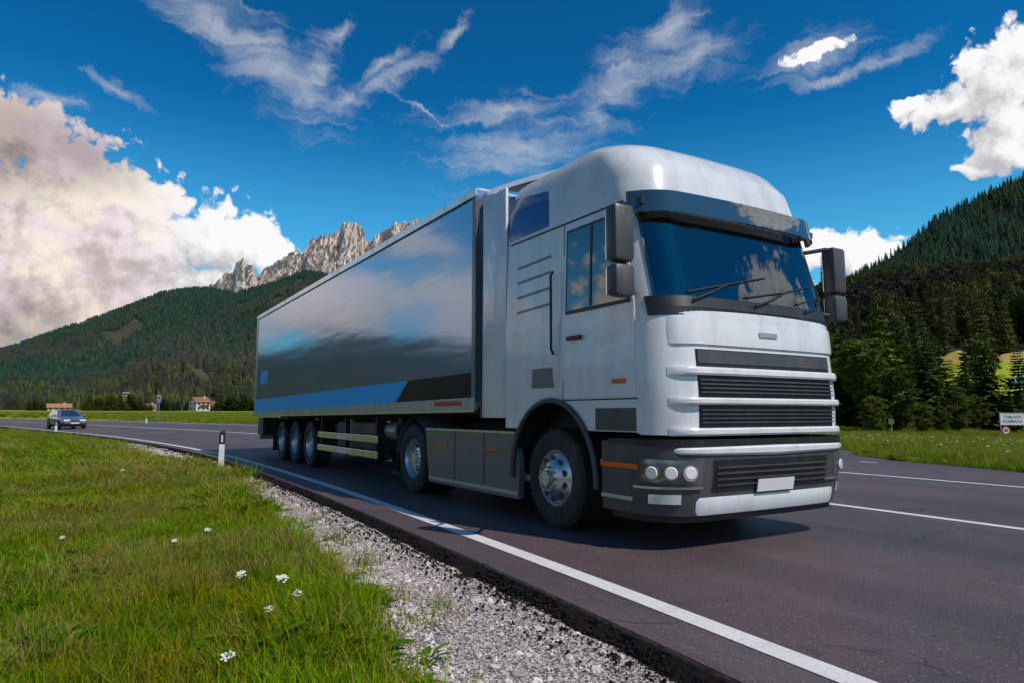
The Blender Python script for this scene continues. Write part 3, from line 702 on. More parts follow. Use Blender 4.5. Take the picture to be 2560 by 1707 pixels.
# ------------------------------------------------------------------ vegetation meshes (unit height)
def leafquads(c, L, W, d, up, n=1):
    """one diamond-shaped spray at c, along d"""
    d = d / (np.linalg.norm(d) + 1e-9); s = np.cross(d, up); s = s / (np.linalg.norm(s) + 1e-9)
    return [c, c + d * L * .5 + s * W, c + d * L, c + d * L * .5 - s * W]
def spruce_data(seed, whorls=26, nb=7, spr=6, Rr=0.17, droop=0.35, base=0.05, irregular=0.25):
    r = np.random.default_rng(seed); V = []; F = []
    def q(p):
        k = len(V); V.extend(p); F.append((k, k + 1, k + 2, k + 3))
    for w in range(whorls):
        u = (w + r.random() * .6) / whorls; z = base + (0.985 - base) * u
        Lw = Rr * (1 - u) ** 0.85 * (0.55 + 0.45 * min(1, u * 6)) + 0.012
        n = max(3, int(nb * (1 - 0.4 * u)))
        a0 = r.random() * 7
        for b in range(n):
            a = a0 + 2 * PI * b / n + r.normal() * 0.25
            L = Lw * (1 + r.normal() * irregular); L = max(L, 0.01)
            dirh = np.array([math.cos(a), math.sin(a), 0]); sid = np.array([-dirh[1], dirh[0], 0])
            rise = 0.25 * (u - 0.25)
            tip = np.array([0, 0, z]) + dirh * L + np.array([0, 0, L * (rise - droop * (1 - u))])
            st = np.array([0, 0, z]) + dirh * 0.004
            for k in range(spr):
                t = (k + 0.6) / spr
                c = st * (1 - t) + tip * t + np.array([0, 0, -0.12 * L * math.sin(PI * t)])
                w_ = L * 0.42 * (1.15 - t) + 0.006
                for sgn in (-1, 1):
                    d = dirh * 0.55 + sid * sgn * (0.9 + r.normal() * 0.2) + np.array([0, 0, -0.35 + r.normal() * .25])
                    up = np.array([r.normal() * .5, r.normal() * .5, 1.0])
                    q(leafquads(c, w_, w_ * 0.27 + 0.005, d, up))
            d = dirh + np.array([0, 0, rise - .25]); q(leafquads(st * .45 + tip * .55, L * .6, L * .10 + .004, d, np.array([0, 0, 1.0])))
    top = [np.array([0, 0, 0.94]), np.array([0.006, 0, 0.965]), np.array([0, 0, 1.0]), np.array([-0.006, 0, 0.965])]; q(top)
    return np.array(V), np.array(F)
def clump_data(seed, clumps, per, size, leaf):
    r = np.random.default_rng(seed); V = []; F = []
    for (cx, cy, cz, rad) in clumps:
        for _ in range(per):
            d = r.normal(size=3); d /= np.linalg.norm(d); rr = rad * r.random() ** 0.45
            c = np.array([cx, cy, cz]) + d * rr * np.array([1, 1, 0.62])
            u = r.normal(size=3); u[2] = abs(u[2]) * .7; u /= np.linalg.norm(u)
            dd = d * 0.8 + r.normal(size=3) * .6; L = leaf * (0.7 + 0.6 * r.random())
            k = len(V); V.extend(leafquads(c, L, L * 0.28, dd, u)); F.append((k, k + 1, k + 2, k + 3))
    return np.array(V), np.array(F)
def pine_clumps(seed, n=26, lo=0.38, Rr=0.24):
    r = random.Random(seed); out = []
    for i in range(n):
        u = (i + r.random()) / n; z = lo + (0.94 - lo) * u
        rad = Rr * math.sin(PI * min(1, 0.18 + 0.80 * (1 - u))) ** 0.8
        a = i * 2.4 + r.random(); q = rad * (0.35 + 0.6 * r.random())
        out.append((math.cos(a) * q, math.sin(a) * q, z, 0.058 * (0.7 + 0.7 * r.random())))
    return out
def trunk_mb(h=0.9, r0=0.014, bend=0.0, limbs=(), n=7):
    mb = MB(); pts = [(bend * math.sin(z * 4), bend * math.cos(z * 3) - bend, z * h) for z in (-0.03, .1, .25, .4, .6, .8, 1)]
    mb.tube(pts, [r0 * 1.25, r0, r0 * .9, r0 * .78, r0 * .55, r0 * .32, r0 * .08], n)
    for (x, y, z, rad) in limbs:
        mb.tube([(0, 0, z - 0.10), (x * .55, y * .55, z - .05), (x, y, z)], [r0 * .35, r0 * .22, r0 * .08], 5)
    return mb
def mesh_only(o):
    me = o.data; bpy.data.objects.remove(o); return me
def np_me(name, V, F, mat, smooth=False): return mesh_only(np_mesh(name, V, F, mat, smooth=smooth))
SPR = []; 
for i in range(4):
    V, F = spruce_data(100 + i, 30, 8, 6, Rr=(0.20, 0.17, 0.23, 0.19)[i], droop=(0.35, 0.5, 0.25, 0.4)[i])
    SPR.append((np_me('crown', V, F, M['needles']), mesh_only(trunk_mb(0.95, 0.013).build('trunk', M['bark']))))
PIN = []
for i in range(3):
    cl = pine_clumps(200 + i, 44, (0.34, 0.12, 0.22)[i], (0.24, 0.30, 0.26)[i])
    V, F = clump_data(300 + i, cl, 420, 0, 0.026)
    PIN.append((np_me('crown', V, F, M['pine']), mesh_only(trunk_mb(0.9, 0.016, 0.02, cl[::2]).build('trunk', M['redbark']))))
# trees for mass planting (trunk + crown in one mesh, two materials)
def joined(name, crown, mat, th=0.9, tr=0.012):
    V, F = crown; mb = trunk_mb(th, tr, n=5); nv = len(V)
    VV = list(map(tuple, V)) + mb.v; FF = [tuple(f) for f in F] + [tuple(i + nv for i in f) for f in mb.f]
    me = bpy.data.meshes.new(name); me.from_pydata([tuple(map(float, v)) for v in VV], [], FF)
    me.materials.append(mat); me.materials.append(M['bark']); me.polygons.foreach_set('material_index', [0] * len(F) + [1] * len(mb.f)); me.update(); return me
def dense_cone(seed, mat_key, tiers=9, n=9, Rr=0.16):
    """low-poly spruce for the far forest: ragged drooping tiers"""
    r = np.random.default_rng(seed); V = []; F = []
    for t in range(tiers):
        u = t / tiers; z = 0.06 + 0.9 * u; rad = Rr * (1 - u) ** 0.8 + 0.01; k = len(V)
        V.append((0, 0, z + 0.17 * (1 - 0.45 * u)))
        for i in range(n * 2):
            a = PI * i / n + u * 5; q = rad * ((1.0 if i % 2 else 0.55) * (0.8 + 0.4 * r.random()))
            V.append((q * math.cos(a), q * math.sin(a), z - 0.03 * r.random() - (0.03 if i % 2 else 0)))
        F += [(k, k + 1 + i, k + 1 + (i + 1) % (2 * n), k) for i in range(2 * n)]
    me = bpy.data.meshes.new('far_tree'); me.from_pydata([tuple(map(float, v)) for v in V], [], [f[:3] for f in F]); me.materials.append(M[mat_key]); me.update(); return me
FAR_L = [dense_cone(i, 'forest_l', 8, 7, (0.15, 0.19, 0.22)[i]) for i in range(3)]
FAR_F = [dense_cone(10 + i, 'forest_f', 8, 7, (0.15, 0.19, 0.22)[i]) for i in range(3)]
FAR_O = dense_cone(31, 'forest_r', 8, 7, 0.19)
V, F = clump_data(55, [(0, 0, .62, .30), (.14, .05, .5, .22), (-.12, .1, .45, .22), (0, -.12, .78, .18)], 70, 0, .12)
FAR_B = joined('far_broadleaf', (V, F), M['leaf'], 0.6, 0.02)
MID = [joined('mid_spruce', spruce_data(400 + i, 18, 7, 4, (0.17, 0.2, 0.24)[i], 0.35, irregular=.3), M['forest_r']) for i in range(3)]
V, F = clump_data(56, pine_clumps(77, 20, 0.25, 0.24), 70, 0, .07)
MID.append(joined('mid_pine', (V, F), M['forest_r']))

# ------------------------------------------------------------------ mass scattering through geometry nodes
def scatter(name, P, rot, scl, idx, meshes, label=None, cat=None, kind='stuff'):
    n = len(P)
    me = bpy.data.meshes.new(name + '_points'); me.vertices.add(n); me.vertices.foreach_set('co', np.asarray(P, np.float32).ravel())
    for nm, typ, dat in (('rot', 'FLOAT_VECTOR', rot), ('scl', 'FLOAT_VECTOR', scl)):
        a = me.attributes.new(nm, typ, 'POINT'); a.data.foreach_set('vector', np.asarray(dat, np.float32).ravel())
    a = me.attributes.new('idx', 'INT', 'POINT'); a.data.foreach_set('value', np.asarray(idx, np.int32))
    o = bpy.data.objects.new(name, me); COL.objects.link(o)
    tag(o, label, cat, None, kind)
    coll = bpy.data.collections.new(name + '_sources')
    for i, m in enumerate(meshes):
        coll.objects.link(bpy.data.objects.new(f'{name}_source_{i:02d}', m))
    t = bpy.data.node_groups.new(name + '_scatter', 'GeometryNodeTree')
    t.interface.new_socket('Geometry', in_out='INPUT', socket_type='NodeSocketGeometry')
    t.interface.new_socket('Geometry', in_out='OUTPUT', socket_type='NodeSocketGeometry')
    g = G(t); gi = g.n('NodeGroupInput'); go = g.n('NodeGroupOutput')
    ci = g.n('GeometryNodeCollectionInfo'); ci.inputs['Collection'].default_value = coll
    ci.inputs['Separate Children'].default_value = True; ci.inputs['Reset Children'].default_value = True
    def attr(nm, typ):
        a = g.n('GeometryNodeInputNamedAttribute', data_type=typ); a.inputs['Name'].default_value = nm; return a.outputs[0]
    ip = g.n('GeometryNodeInstanceOnPoints')
    mp = g.n('GeometryNodeMeshToPoints'); g.set(mp.inputs['Mesh'], gi.outputs[0])
    g.set(ip.inputs['Points'], mp.outputs[0]); g.set(ip.inputs['Instance'], ci.outputs[0])
    ip.inputs['Pick Instance'].default_value = True
    g.set(ip.inputs['Instance Index'], attr('idx', 'INT')); g.set(ip.inputs['Rotation'], attr('rot', 'FLOAT_VECTOR')); g.set(ip.inputs['Scale'], attr('scl', 'FLOAT_VECTOR'))
    g.set(go.inputs[0], ip.outputs[0])
    md = o.modifiers.new('scatter', 'NODES'); md.node_group = t
    return o
def rots(n, tilt=0.05): return np.column_stack([rng.normal(0, tilt, n), rng.normal(0, tilt, n), rng.random(n) * 2 * PI])

def forest_left():
    def samp(n, a0, a1, t0=0.0):
        az = rng.uniform(a0, a1, n); r = np.sqrt(rng.uniform((HL.r0 + t0 * (HL.r1 - HL.r0))**2, (HL.r1 * 1.02)**2, n)); return az, (r - HL.r0) / (HL.r1 - HL.r0)
    az = []; t = []
    for n, a0, a1 in ((60000, -40, -12), (9000, -100, -40), (4000, -12, 20)):
        a, b = samp(n, a0, a1); az.append(a); t.append(b)
    a, b = samp(8000, -40, -12); b = b * 0.2; az.append(a); t.append(b)
    az = np.concatenate(az); t = np.concatenate(t)
    clr = fbm(az * 0.9, t * 9, 3, 123)
    keep = clr < 0.66
    # an avalanche track running down the slope
    keep &= ~((np.abs((az + 21.2) - (t - 0.8) * 9) < 0.16) & (t > 0.62) & (t < 0.9))
    az = az[keep]; t = t[keep]
    P = HL.at(az, t); n = len(P); P[:, 2] -= 0.5
    h = rng.uniform(10, 20, n) * np.where(az < -40, 1.9, 1.0); w = h * rng.uniform(0.9, 1.35, n)
    idx = rng.integers(0, 3, n)
    patch = (fbm(az * 0.5 + 9, t * 6, 3, 321) > 0.62) & (t < 0.55); idx = np.where(patch & (rng.random(n) < .35), 3, idx)
    idx = np.where((t < .10 + .05 * fbm(az * .8, az * 0, 2, 5)) & (idx < 3) & (rng.random(n) < .75), 4, idx)
    h = np.where(idx == 3, h * 0.6, h); w = np.where(idx == 3, w * 0.6, w)
    scatter('mountain_forest', P, rots(n, .03), np.column_stack([w, w, h]), idx, FAR_L + [FAR_B, FAR_O], 'dense dark conifer forest covering the mountainside on the left, below the rocky peaks', 'forest')
forest_left()
def forest_far_right():
    n = 15000
    az = rng.uniform(20, 75, n); t = rng.uniform(0, 1.02, n)
    P = HR4.at(az, t); P[:, 2] -= .5; h = rng.uniform(14, 24, n); w = h * rng.uniform(.85, 1.25, n)
    scatter('ridge_forest', P, rots(n, .03), np.column_stack([w, w, h]), rng.integers(0, 3, n), FAR_F, 'teal green conifer forest on the steep ridge rising out of the photo at right', 'forest')
forest_far_right()
def forest_hill():
    n = 7500
    az = rng.uniform(8, 70, n); r = np.sqrt(rng.uniform((HR3.r0 + 4)**2, HR3.r1**2 * 1.03, n)); t = (r - HR3.r0) / (HR3.r1 - HR3.r0)
    k = ~in_clearing(az, t); az = az[k]; t = t[k]; n = len(az)
    P = HR3.at(az, t); P[:, 2] -= .3; h = rng.uniform(10, 17, n) * (0.7 + 0.3 * np.clip(t * 3, 0, 1)); w = h * rng.uniform(.85, 1.2, n)
    scatter('hillside_forest', P, rots(n, .03), np.column_stack([w, w, h]), rng.integers(0, 4, n), MID, 'mixed spruce and pine forest covering the near hillside at right', 'forest')
forest_hill()
#@@PART2
# ------------------------------------------------------------------ individual trees
def make_tree(kind, i, x, y, h, w, label, group=None, sink=0.15, name=None):
    crown, trunk = (SPR if kind == 's' else PIN)[i % (4 if kind == 's' else 3)]
    z = float(ground_z(np.array([x]), np.array([y]))[0]) - sink
    r = math.hypot(x, y); az = math.degrees(math.atan2(x, y))
    if r > HR3.r0 and az > 8:
        z = max(z, float(HR3.at(az, (r - HR3.r0) / (HR3.r1 - HR3.r0))[2]) - sink)
    o = empty(name or ('spruce_tree' if kind == 's' else 'pine_tree'), (x, y, z), random.random() * 6.28, label, 'tree', group)
    for nm, me in (('crown', crown), ('trunk', trunk)):
        c = bpy.data.objects.new(nm, me); COL.objects.link(c); c.parent = o; c.scale = (w, w, h)
    return o
NEAR = [
 (26.7, 52, 7.3, 'P', 'pine with a bare reddish trunk and forked red limbs, nearest tree right of the truck'),
 (28.0, 50, 4.9, 'B', 'broad bushy light green pine low to the ground, second tree right of the truck'),
 (37.8, 62, 8.4, 'S', 'tall narrow spruce in the near row, left of the hill meadow gap'),
 (47.1, 75, 9.6, 'S', 'spruce standing a little behind the near row, at the left end of the hill meadow'),
 (45.3, 78, 10.5, 'S', 'dark spruce behind the broad light green pine'),
 (39.2, 72, 10.7, 'S', 'tallest dark spruce behind the red-trunked pine'),
 (33.6, 66, 8.7, 'P', 'rounded pine crown rising behind the truck grille side'),
 (34.9, 54, 3.9, 'B', 'small bushy pine below the hill meadow'),
 (41.7, 60, 8.6, 'S', 'big dark spruce between the hill meadow gap and the green street lamp'),
 (63.1, 95, 9.6, 'S', 'small dark spruce standing out against the sunlit hill meadow'),
 (49.0, 66, 8.0, 'S', 'spruce behind the green street lamp at the right edge of the photo'),
 (39.1, 58, 3.3, 'B', 'low bushy pine left of the white town sign'),
 (29.9, 50, 2.3, 'B', 'young pine growth at the foot of the broad light green pine'),
 (25.9, 49, 2.9, 'B', 'young pine right beside the truck front at the verge'),
 (31.8, 51, 2.3, 'B', 'young dark green pine on the verge left of the low bushy pine'),
 (43.2, 60, 3.3, 'B', 'young pine directly behind the white town sign'),
]
for i, (x, y, h, k, lab) in enumerate(NEAR):
    if k == 'S': make_tree('s', i, x, y, h, h * random.uniform(1.2, 1.45), lab)
    elif k == 'P': make_tree('p', 0, x, y, h, h * 1.15, lab)
    else: make_tree('p', 1, x, y, h, h * 1.25, lab)
tg = 'conifers filling the wood edge behind the near trees at right'
tl = 'dark conifer in the dense wood edge between the grass verge and the hillside at right'
for x, y, h, k in [(28.3, 58, 6.8, 's'), (27.9, 60, 7.7, 'p'), (27.0, 62, 8.3, 's'), (23.7, 60, 7.4, 's'), (22.3, 64, 8.1, 'p'), (18.7, 62, 7.2, 's'), (16.5, 66, 7.9, 's'), (44.4, 58, 7.9, 's'), (47.7, 60, 7.0, 'p'), (48.5, 58, 8.2, 's'), (50.3, 57, 7.4, 's'), (32.0, 56, 3.0, 's'), (29.9, 60, 4.2, 's'), (45.3, 64, 2.5, 'p'), (40.5, 62, 2.8, 'p')]:
    make_tree('s' if k == 's' or x > 31 else 'p', random.randrange(4), x, y, h, h * random.uniform(1.15, 1.4), tl, tg)
n_ = 0
while n_ < 120:
    az = random.uniform(9, 52); r = random.uniform(62, 128)
    x = r * math.sin(R(az)); y = r * math.cos(R(az))
    if 30.5 < az < 39.5 and not (31 > az): 
        if random.random() < 0.8 or r > 80: continue
        hh = random.uniform(2.0, 3.6)
    else: hh = random.uniform(6.5, 11.5) * (0.75 + r / 300)
    make_tree('s', random.randrange(4), x, y, hh, hh * random.uniform(1.1, 1.4), tl, tg); n_ += 1
# trees standing out on the skyline
def ridge_tree(az, top_el, r, lab, wf=0.9, kind='s'):
    x = r * math.sin(R(az)); y = r * math.cos(R(az)); z0 = float(HR3.at(az, (r - HR3.r0) / (HR3.r1 - HR3.r0))[2])
    h = r * math.tan(R(top_el)) + CAM_H - z0
    make_tree(kind, 1, x, y, h + .3, h * wf, lab, sink=.3)
ridge_tree(24.75, 12.15, 560, 'very slender half-bare spruce, the tallest on the hill skyline right of the truck cab', 0.33)
ridge_tree(23.7, 10.6, 560, 'pointed spruce on the skyline just left of the slender tallest one', 0.8)
ridge_tree(25.6, 10.2, 560, 'pointed spruce on the skyline just right of the slender tallest one', 0.8)

# trees on the valley floor around the houses
vg = 'dark conifers on the valley floor around the village houses'
vl = 'small dark conifer on the valley floor among the red-roofed houses, far left'
for a0, a1, n, d0, d1, h0, h1 in [(-31.8, -28.6, 34, 415, 470, 7, 12), (-35.5, -32.8, 14, 400, 500, 5, 10), (-28.4, -26.0, 12, 430, 480, 5, 9), (-24.0, -18.0, 46, 430, 520, 7, 13), (-26.3, -24.4, 6, 500, 560, 7, 11), (-40, -36, 8, 420, 480, 6, 10)]:
    for k in range(n):
        az = random.uniform(a0, a1); r = random.uniform(d0, d1) / math.cos(R(az)); h = random.uniform(h0, h1)
        make_tree('s', random.randrange(4), r * math.sin(R(az)), r * math.cos(R(az)), h, h * random.uniform(1.6, 2.3), vl, vg)

# ------------------------------------------------------------------ houses
def house(x, y, w, d, h, rh, rz, wall, roof, label, z=None, storeys=2, chim=True, cat='house', name='house', zoff=0):
    gz = float(ground_z(np.array([x]), np.array([y]))[0]) - .2 + zoff
    o = empty(name, (x, y, gz), rz, label, cat)
    b = MB(); b.box(-w/2, w/2, -d/2, d/2, 0, h); b.add([(-w/2, -d/2, h), (-w/2, d/2, h), (-w/2, 0, h + rh)], [(0, 1, 2)]); b.add([(w/2, -d/2, h), (w/2, d/2, h), (w/2, 0, h + rh)], [(0, 2, 1)])
    b.build('wall', wall, o)
    r = MB(); ov = 0.7; t = 0.25; s = rh / (d / 2)
    for sg in (-1, 1):
        ye = sg * (d / 2 + ov); ze = h - ov * s
        P = [(-w/2 - ov, 0, h + rh + .05), (w/2 + ov, 0, h + rh + .05), (w/2 + ov, ye, ze), (-w/2 - ov, ye, ze)]
        P2 = [(a, b_, c + t) for a, b_, c in P]
        r.add(P + P2, [(0, 1, 2, 3), (4, 7, 6, 5), (0, 4, 5, 1), (1, 5, 6, 2), (2, 6, 7, 3), (3, 7, 4, 0)])
    rf = r.build('roof', roof, o)
    if chim: MB().box(w*.18, w*.18 + .8, -d*.15 - .4, -d*.15 + .4, h + rh*.5, h + rh + 1.0).build('chimney', wall, rf)
    for st in range(storeys):
        zc = (st + .55) * h / storeys
        nx = max(2, int(w / 2.6))
        for k in range(nx):
            xx = -w/2 + (k + .5) * w / nx
            for sg in (-1, 1):
                f = MB().box(xx - .62, xx + .62, sg * (d/2 + .03) - .03, sg * (d/2 + .03) + .03, zc - .75, zc + .75).build('window', M['wood'], o)
                MB().box(xx - .48, xx + .48, sg * (d/2 + .07) - .01, sg * (d/2 + .07) + .01, zc - .6, zc + .6).build('pane', M['hwin'], f)
        ny = max(1, int(d / 3))
        for k in range(ny):
            yy = -d/2 + (k + .5) * d / ny
            for sg in (-1, 1):
                f = MB().box(sg * (w/2 + .03) - .03, sg * (w/2 + .03) + .03, yy - .62, yy + .62, zc - .75, zc + .75).build('window', M['wood'], o)
                MB().box(sg * (w/2 + .07) - .01, sg * (w/2 + .07) + .01, yy - .48, yy + .48, zc - .6, zc + .6).build('pane', M['hwin'], f)
    if storeys > 1:
        MB().box(-w*.35, w*.35, -d/2 - 1.2, -d/2 - .1, h/storeys + .1, h/storeys + .25).box(-w*.35, w*.35, -d/2 - 1.2, -d/2 - 1.1, h/storeys + .25, h/storeys + 1.1).build('balcony', M['wood'], o)
    return o
house(-205, 450, 10, 8, 6.2, 2.8, R(58), M['wall_w'], M['roof'], 'white two-storey house with red gable roof beside dark spruces, left of the trailer')
house(-226, 515, 11, 8, 4.0, 2.6, R(10), M['wall_p'], M['roof'], 'house half hidden in spruces just right of the white gabled house')
house(-208, 545, 14, 9, 6.5, 3.0, R(-5), M['wall_p'], M['roof'], 'red-roofed house peeking over trees right beside the rear edge of the trailer')
house(-284, 430, 12, 7, 2.4, 2.0, R(35), M['wall_p'], M['roof2'], 'long low farm building with orange roof, leftmost of the village houses', storeys=1)
house(-279, 462, 9, 7, 2.6, 1.9, R(12), M['wall_w'], M['roof2'], 'low cream house with orange roof right behind the car', storeys=1)
house(-262, 456, 9, 7, 2.8, 2.0, R(-20), M['wall_p'], M['roof'], 'red-roofed house among trees, right neighbour of the low cream house', storeys=1)
house(-254, 480, 9, 7, 2.8, 2.0, R(15), M['wall_w'], M['roof'], 'small red-roofed house behind the delineator beside the kilometre sign', storeys=1)
def tower():
    x, y = -336, 596; z = float(ground_z(np.array([x]), np.array([y]))[0])
    o = empty('control_tower', (x, y, z), .3, 'white tower with a wider glazed top standing above dark trees, far left', 'tower')
    MB().box(-1.7, 1.7, -1.7, 1.7, -1, 12.5, .05).build('shaft', M['wall_w'], o)
    c = MB().box(-2.5, 2.5, -2.5, 2.5, 12.5, 13.2, .05).box(-2.5, 2.5, -2.5, 2.5, 14.8, 15.4, .05).build('cabin', M['wall_w'], o)
    MB().box(-2.2, 2.2, -2.2, 2.2, 13.2, 14.8).build('glazing', M['hwin'], c)
    MB().cyl((0, 0, 15.4), (0, 0, 19), .08).build('mast', M['galv'], o)
tower()

# ------------------------------------------------------------------ roadside posts and signs
def text_mesh(body, size, mat, name, parent, loc, rot, extr=0.002, align='CENTER', bold=0.0):
    cu = bpy.data.curves.new(name, 'FONT'); cu.body = body; cu.size = size; cu.align_x = align; cu.align_y = 'CENTER'; cu.extrude = extr; cu.offset = bold
    o = bpy.data.objects.new(name, cu); COL.objects.link(o)
    dg = bpy.context.evaluated_depsgraph_get(); me = bpy.data.meshes.new_from_object(o.evaluated_get(dg))
    bpy.data.objects.remove(o); me.materials.clear(); me.materials.append(mat)
    t = bpy.data.objects.new(name, me); COL.objects.link(t); t.parent = parent; t.location = loc; t.rotation_euler = rot; return t
def gz(x, y): return float(ground_z(np.array([x]), np.array([y]))[0])
def delineator(x, y, rz, label, z=None, h=0.84):
    z = gz(x, y) if z is None else z
    o = empty('delineator_post', (x, y, z), rz, label, 'delineator', 'white delineator posts along the road')
    # trapezoid body, slanted cut top
    def sec(z0, z1a, z1b, wf=1.0):
        s = [(-.060, -.045), (.060, -.045), (.045, .045), (-.045, .045)]
        v = [(a * wf, b * wf, z0) for a, b in s] + [(a * wf, b * wf, z1a if b < 0 else z1b) for a, b in s]
        return v, [(3, 2, 1, 0), (4, 5, 6, 7), (0, 1, 5, 4), (1, 2, 6, 5), (2, 3, 7, 6), (3, 0, 4, 7)]
    MB().add(*sec(-.3, h - .27, h - .27)).build('post_body', M['postwhite'], o)
    cp = MB().add(*sec(h - .268, h - .02, h + .03, 1.10)).build('black_cap', M['ink'], o)
    MB().box(-.019, .019, -.057, -.0505, h - .225, h - .065).build('reflector', M['signwhite'], cp)
    MB().box(-.074, -.056, -.03, .02, h - .22, h - .08).build('red_reflector', M['red'], cp)
    return o
delineator(-6.72, 16.0, R(12), 'white delineator post with black cap standing nearest the camera, just left of the trailer')
delineator(-29.35, 44.3, R(20), 'white delineator post in front of the small car', h=.80)
delineator(-31.8, 59.8, R(5), 'white delineator post beyond the road, beside the blue and white kilometre sign')
delineator(-50.5, 67.0, R(20), 'white delineator post beyond the road at the far left edge of the photo')

def km_sign():
    x, y = -29.8, 57.9; z = gz(x, y)
    o = empty('kilometre_sign', (x, y, z), R(-16), 'small white and blue kilometre sign reading 58 on a thin steel post beyond the road', 'road sign')
    MB().cyl((0, 0, -.4), (0.0, 0, 2.55), .025).build('post', M['galv'], o)
    p = MB().box(-.22, .22, -.035, -.025, 1.85, 2.52).build('sign_panel', M['signblue'], o)
    w = MB().box(-.2, .2, -.04, -.036, 2.12, 2.50).build('white_field', M['signwhite'], p)
    text_mesh('58', .30, M['ink'], 'number', p, (0, -.046, 2.30), (R(90), 0, 0), bold=.012)
    text_mesh('km', .17, M['signwhite'], 'unit', p, (0, -.042, 1.98), (R(90), 0, 0), bold=.006)
km_sign()
def town_sign():
    x, y = 33.5, 46.0; z = -.52
    o = empty('town_sign', (x, y, z - .02), R(-2), 'white town sign in grey frame reading TOBLACH DOBBIACO with a round 50 limit below', 'town sign')
    for sx in (-.80, .80): MB().cyl((sx, 0, -.3), (sx, 0, 1.70), .035).build('post', M['galv'], o)
    f = MB().box(-.84, .84, -.03, .03, .92, .98, .01).box(-.84, .84, -.03, .03, 1.68, 1.74, .01).box(-.84, -.77, -.031, .031, .92, 1.74, .01).box(.77, .84, -.031, .031, .92, 1.74, .01).build('frame', M['signgrey'], o)
    p = MB().box(-.77, .77, -.02, .0, .98, 1.68).build('sign_panel', M['signwhite'], o)
    text_mesh('TOBLACH', .25, M['ink'], 'lettering', p, (0, -.023, 1.46), (R(90), 0, 0), bold=.004)
    text_mesh('DOBBIACO', .25, M['ink'], 'lettering', p, (0, -.023, 1.17), (R(90), 0, 0), bold=.004)
    d = MB(); d.cyl((-.50, -.05, .58), (-.50, -.035, .58), .30, n=40); dk = d.build('limit_disc', M['red'], o)
    e = MB(); e.cyl((-.50, -.056, .58), (-.50, -.051, .58), .205, n=40); e.build('white_disc', M['signwhite'], dk)
    text_mesh('50', .28, M['ink'], 'number', dk, (-.50, -.06, .58), (R(90), 0, 0), bold=.01)
town_sign()
def street_lamp():
    x, y = 43.05, 57.6; z = gz(x, y)
    o = empty('street_lamp', (x, y, z), R(-4), 'dark green street lamp with bell shade on a curved arm, behind the town sign', 'street lamp'); o.scale = (.87, .87, .87)
    MB().tube([(0, 0, -.3), (0, 0, 1.0), (0, 0, 1.05), (0, 0, 5.6)], [.10, .09, .055, .04], 12).build('post', M['lampgreen'], o)
    a = MB(); a.tube([(0, 0, 4.9)] + [(-.70 + .62 * math.cos(t), 0, 4.75 + .45 * math.sin(t)) for t in np.linspace(.25, PI, 14)] , .022, 8); a.build('arm', M['lampgreen'], o)
    s = MB(); s.lathe([(.03, 5.10), (.07, 5.07), (.10, 4.98), (.16, 4.90), (.34, 4.74), (.40, 4.70), (.38, 4.69)], (-.70, 0, 0), 'z', 24); sh = s.build('shade', M['lampgreen'], o, smooth=True)
    MB().lathe([(.0, 4.60), (.13, 4.62), (.19, 4.70), (.19, 4.74), (0.0, 4.75)], (-.70, 0, 0), 'z', 20).build('lamp_glass', M['signwhite'], sh, smooth=True)
    MB().cyl((-.70, 0, 5.08), (-.70, 0, 5.20), .02).build('hanger', M['lampgreen'], o)
street_lamp()
def small_sign():
    x, y = 25.0, 45.3; z = gz(x, y)
    o = empty('path_sign', (x, y, z), R(-30), 'small brownish trail sign on a short thin post at the wood edge', 'trail sign')
    MB().cyl((0, 0, -.2), (0, 0, 1.15), .025).build('post', M['galv'], o)
    MB().prism([(-.17, .85), (.10, .82), (.2, 1.0), (.12, 1.2), (-.15, 1.22)], -.045, -.03).build('sign_board', plain('trail_sign_board', (.42, .25, .22), .6), o)
small_sign()

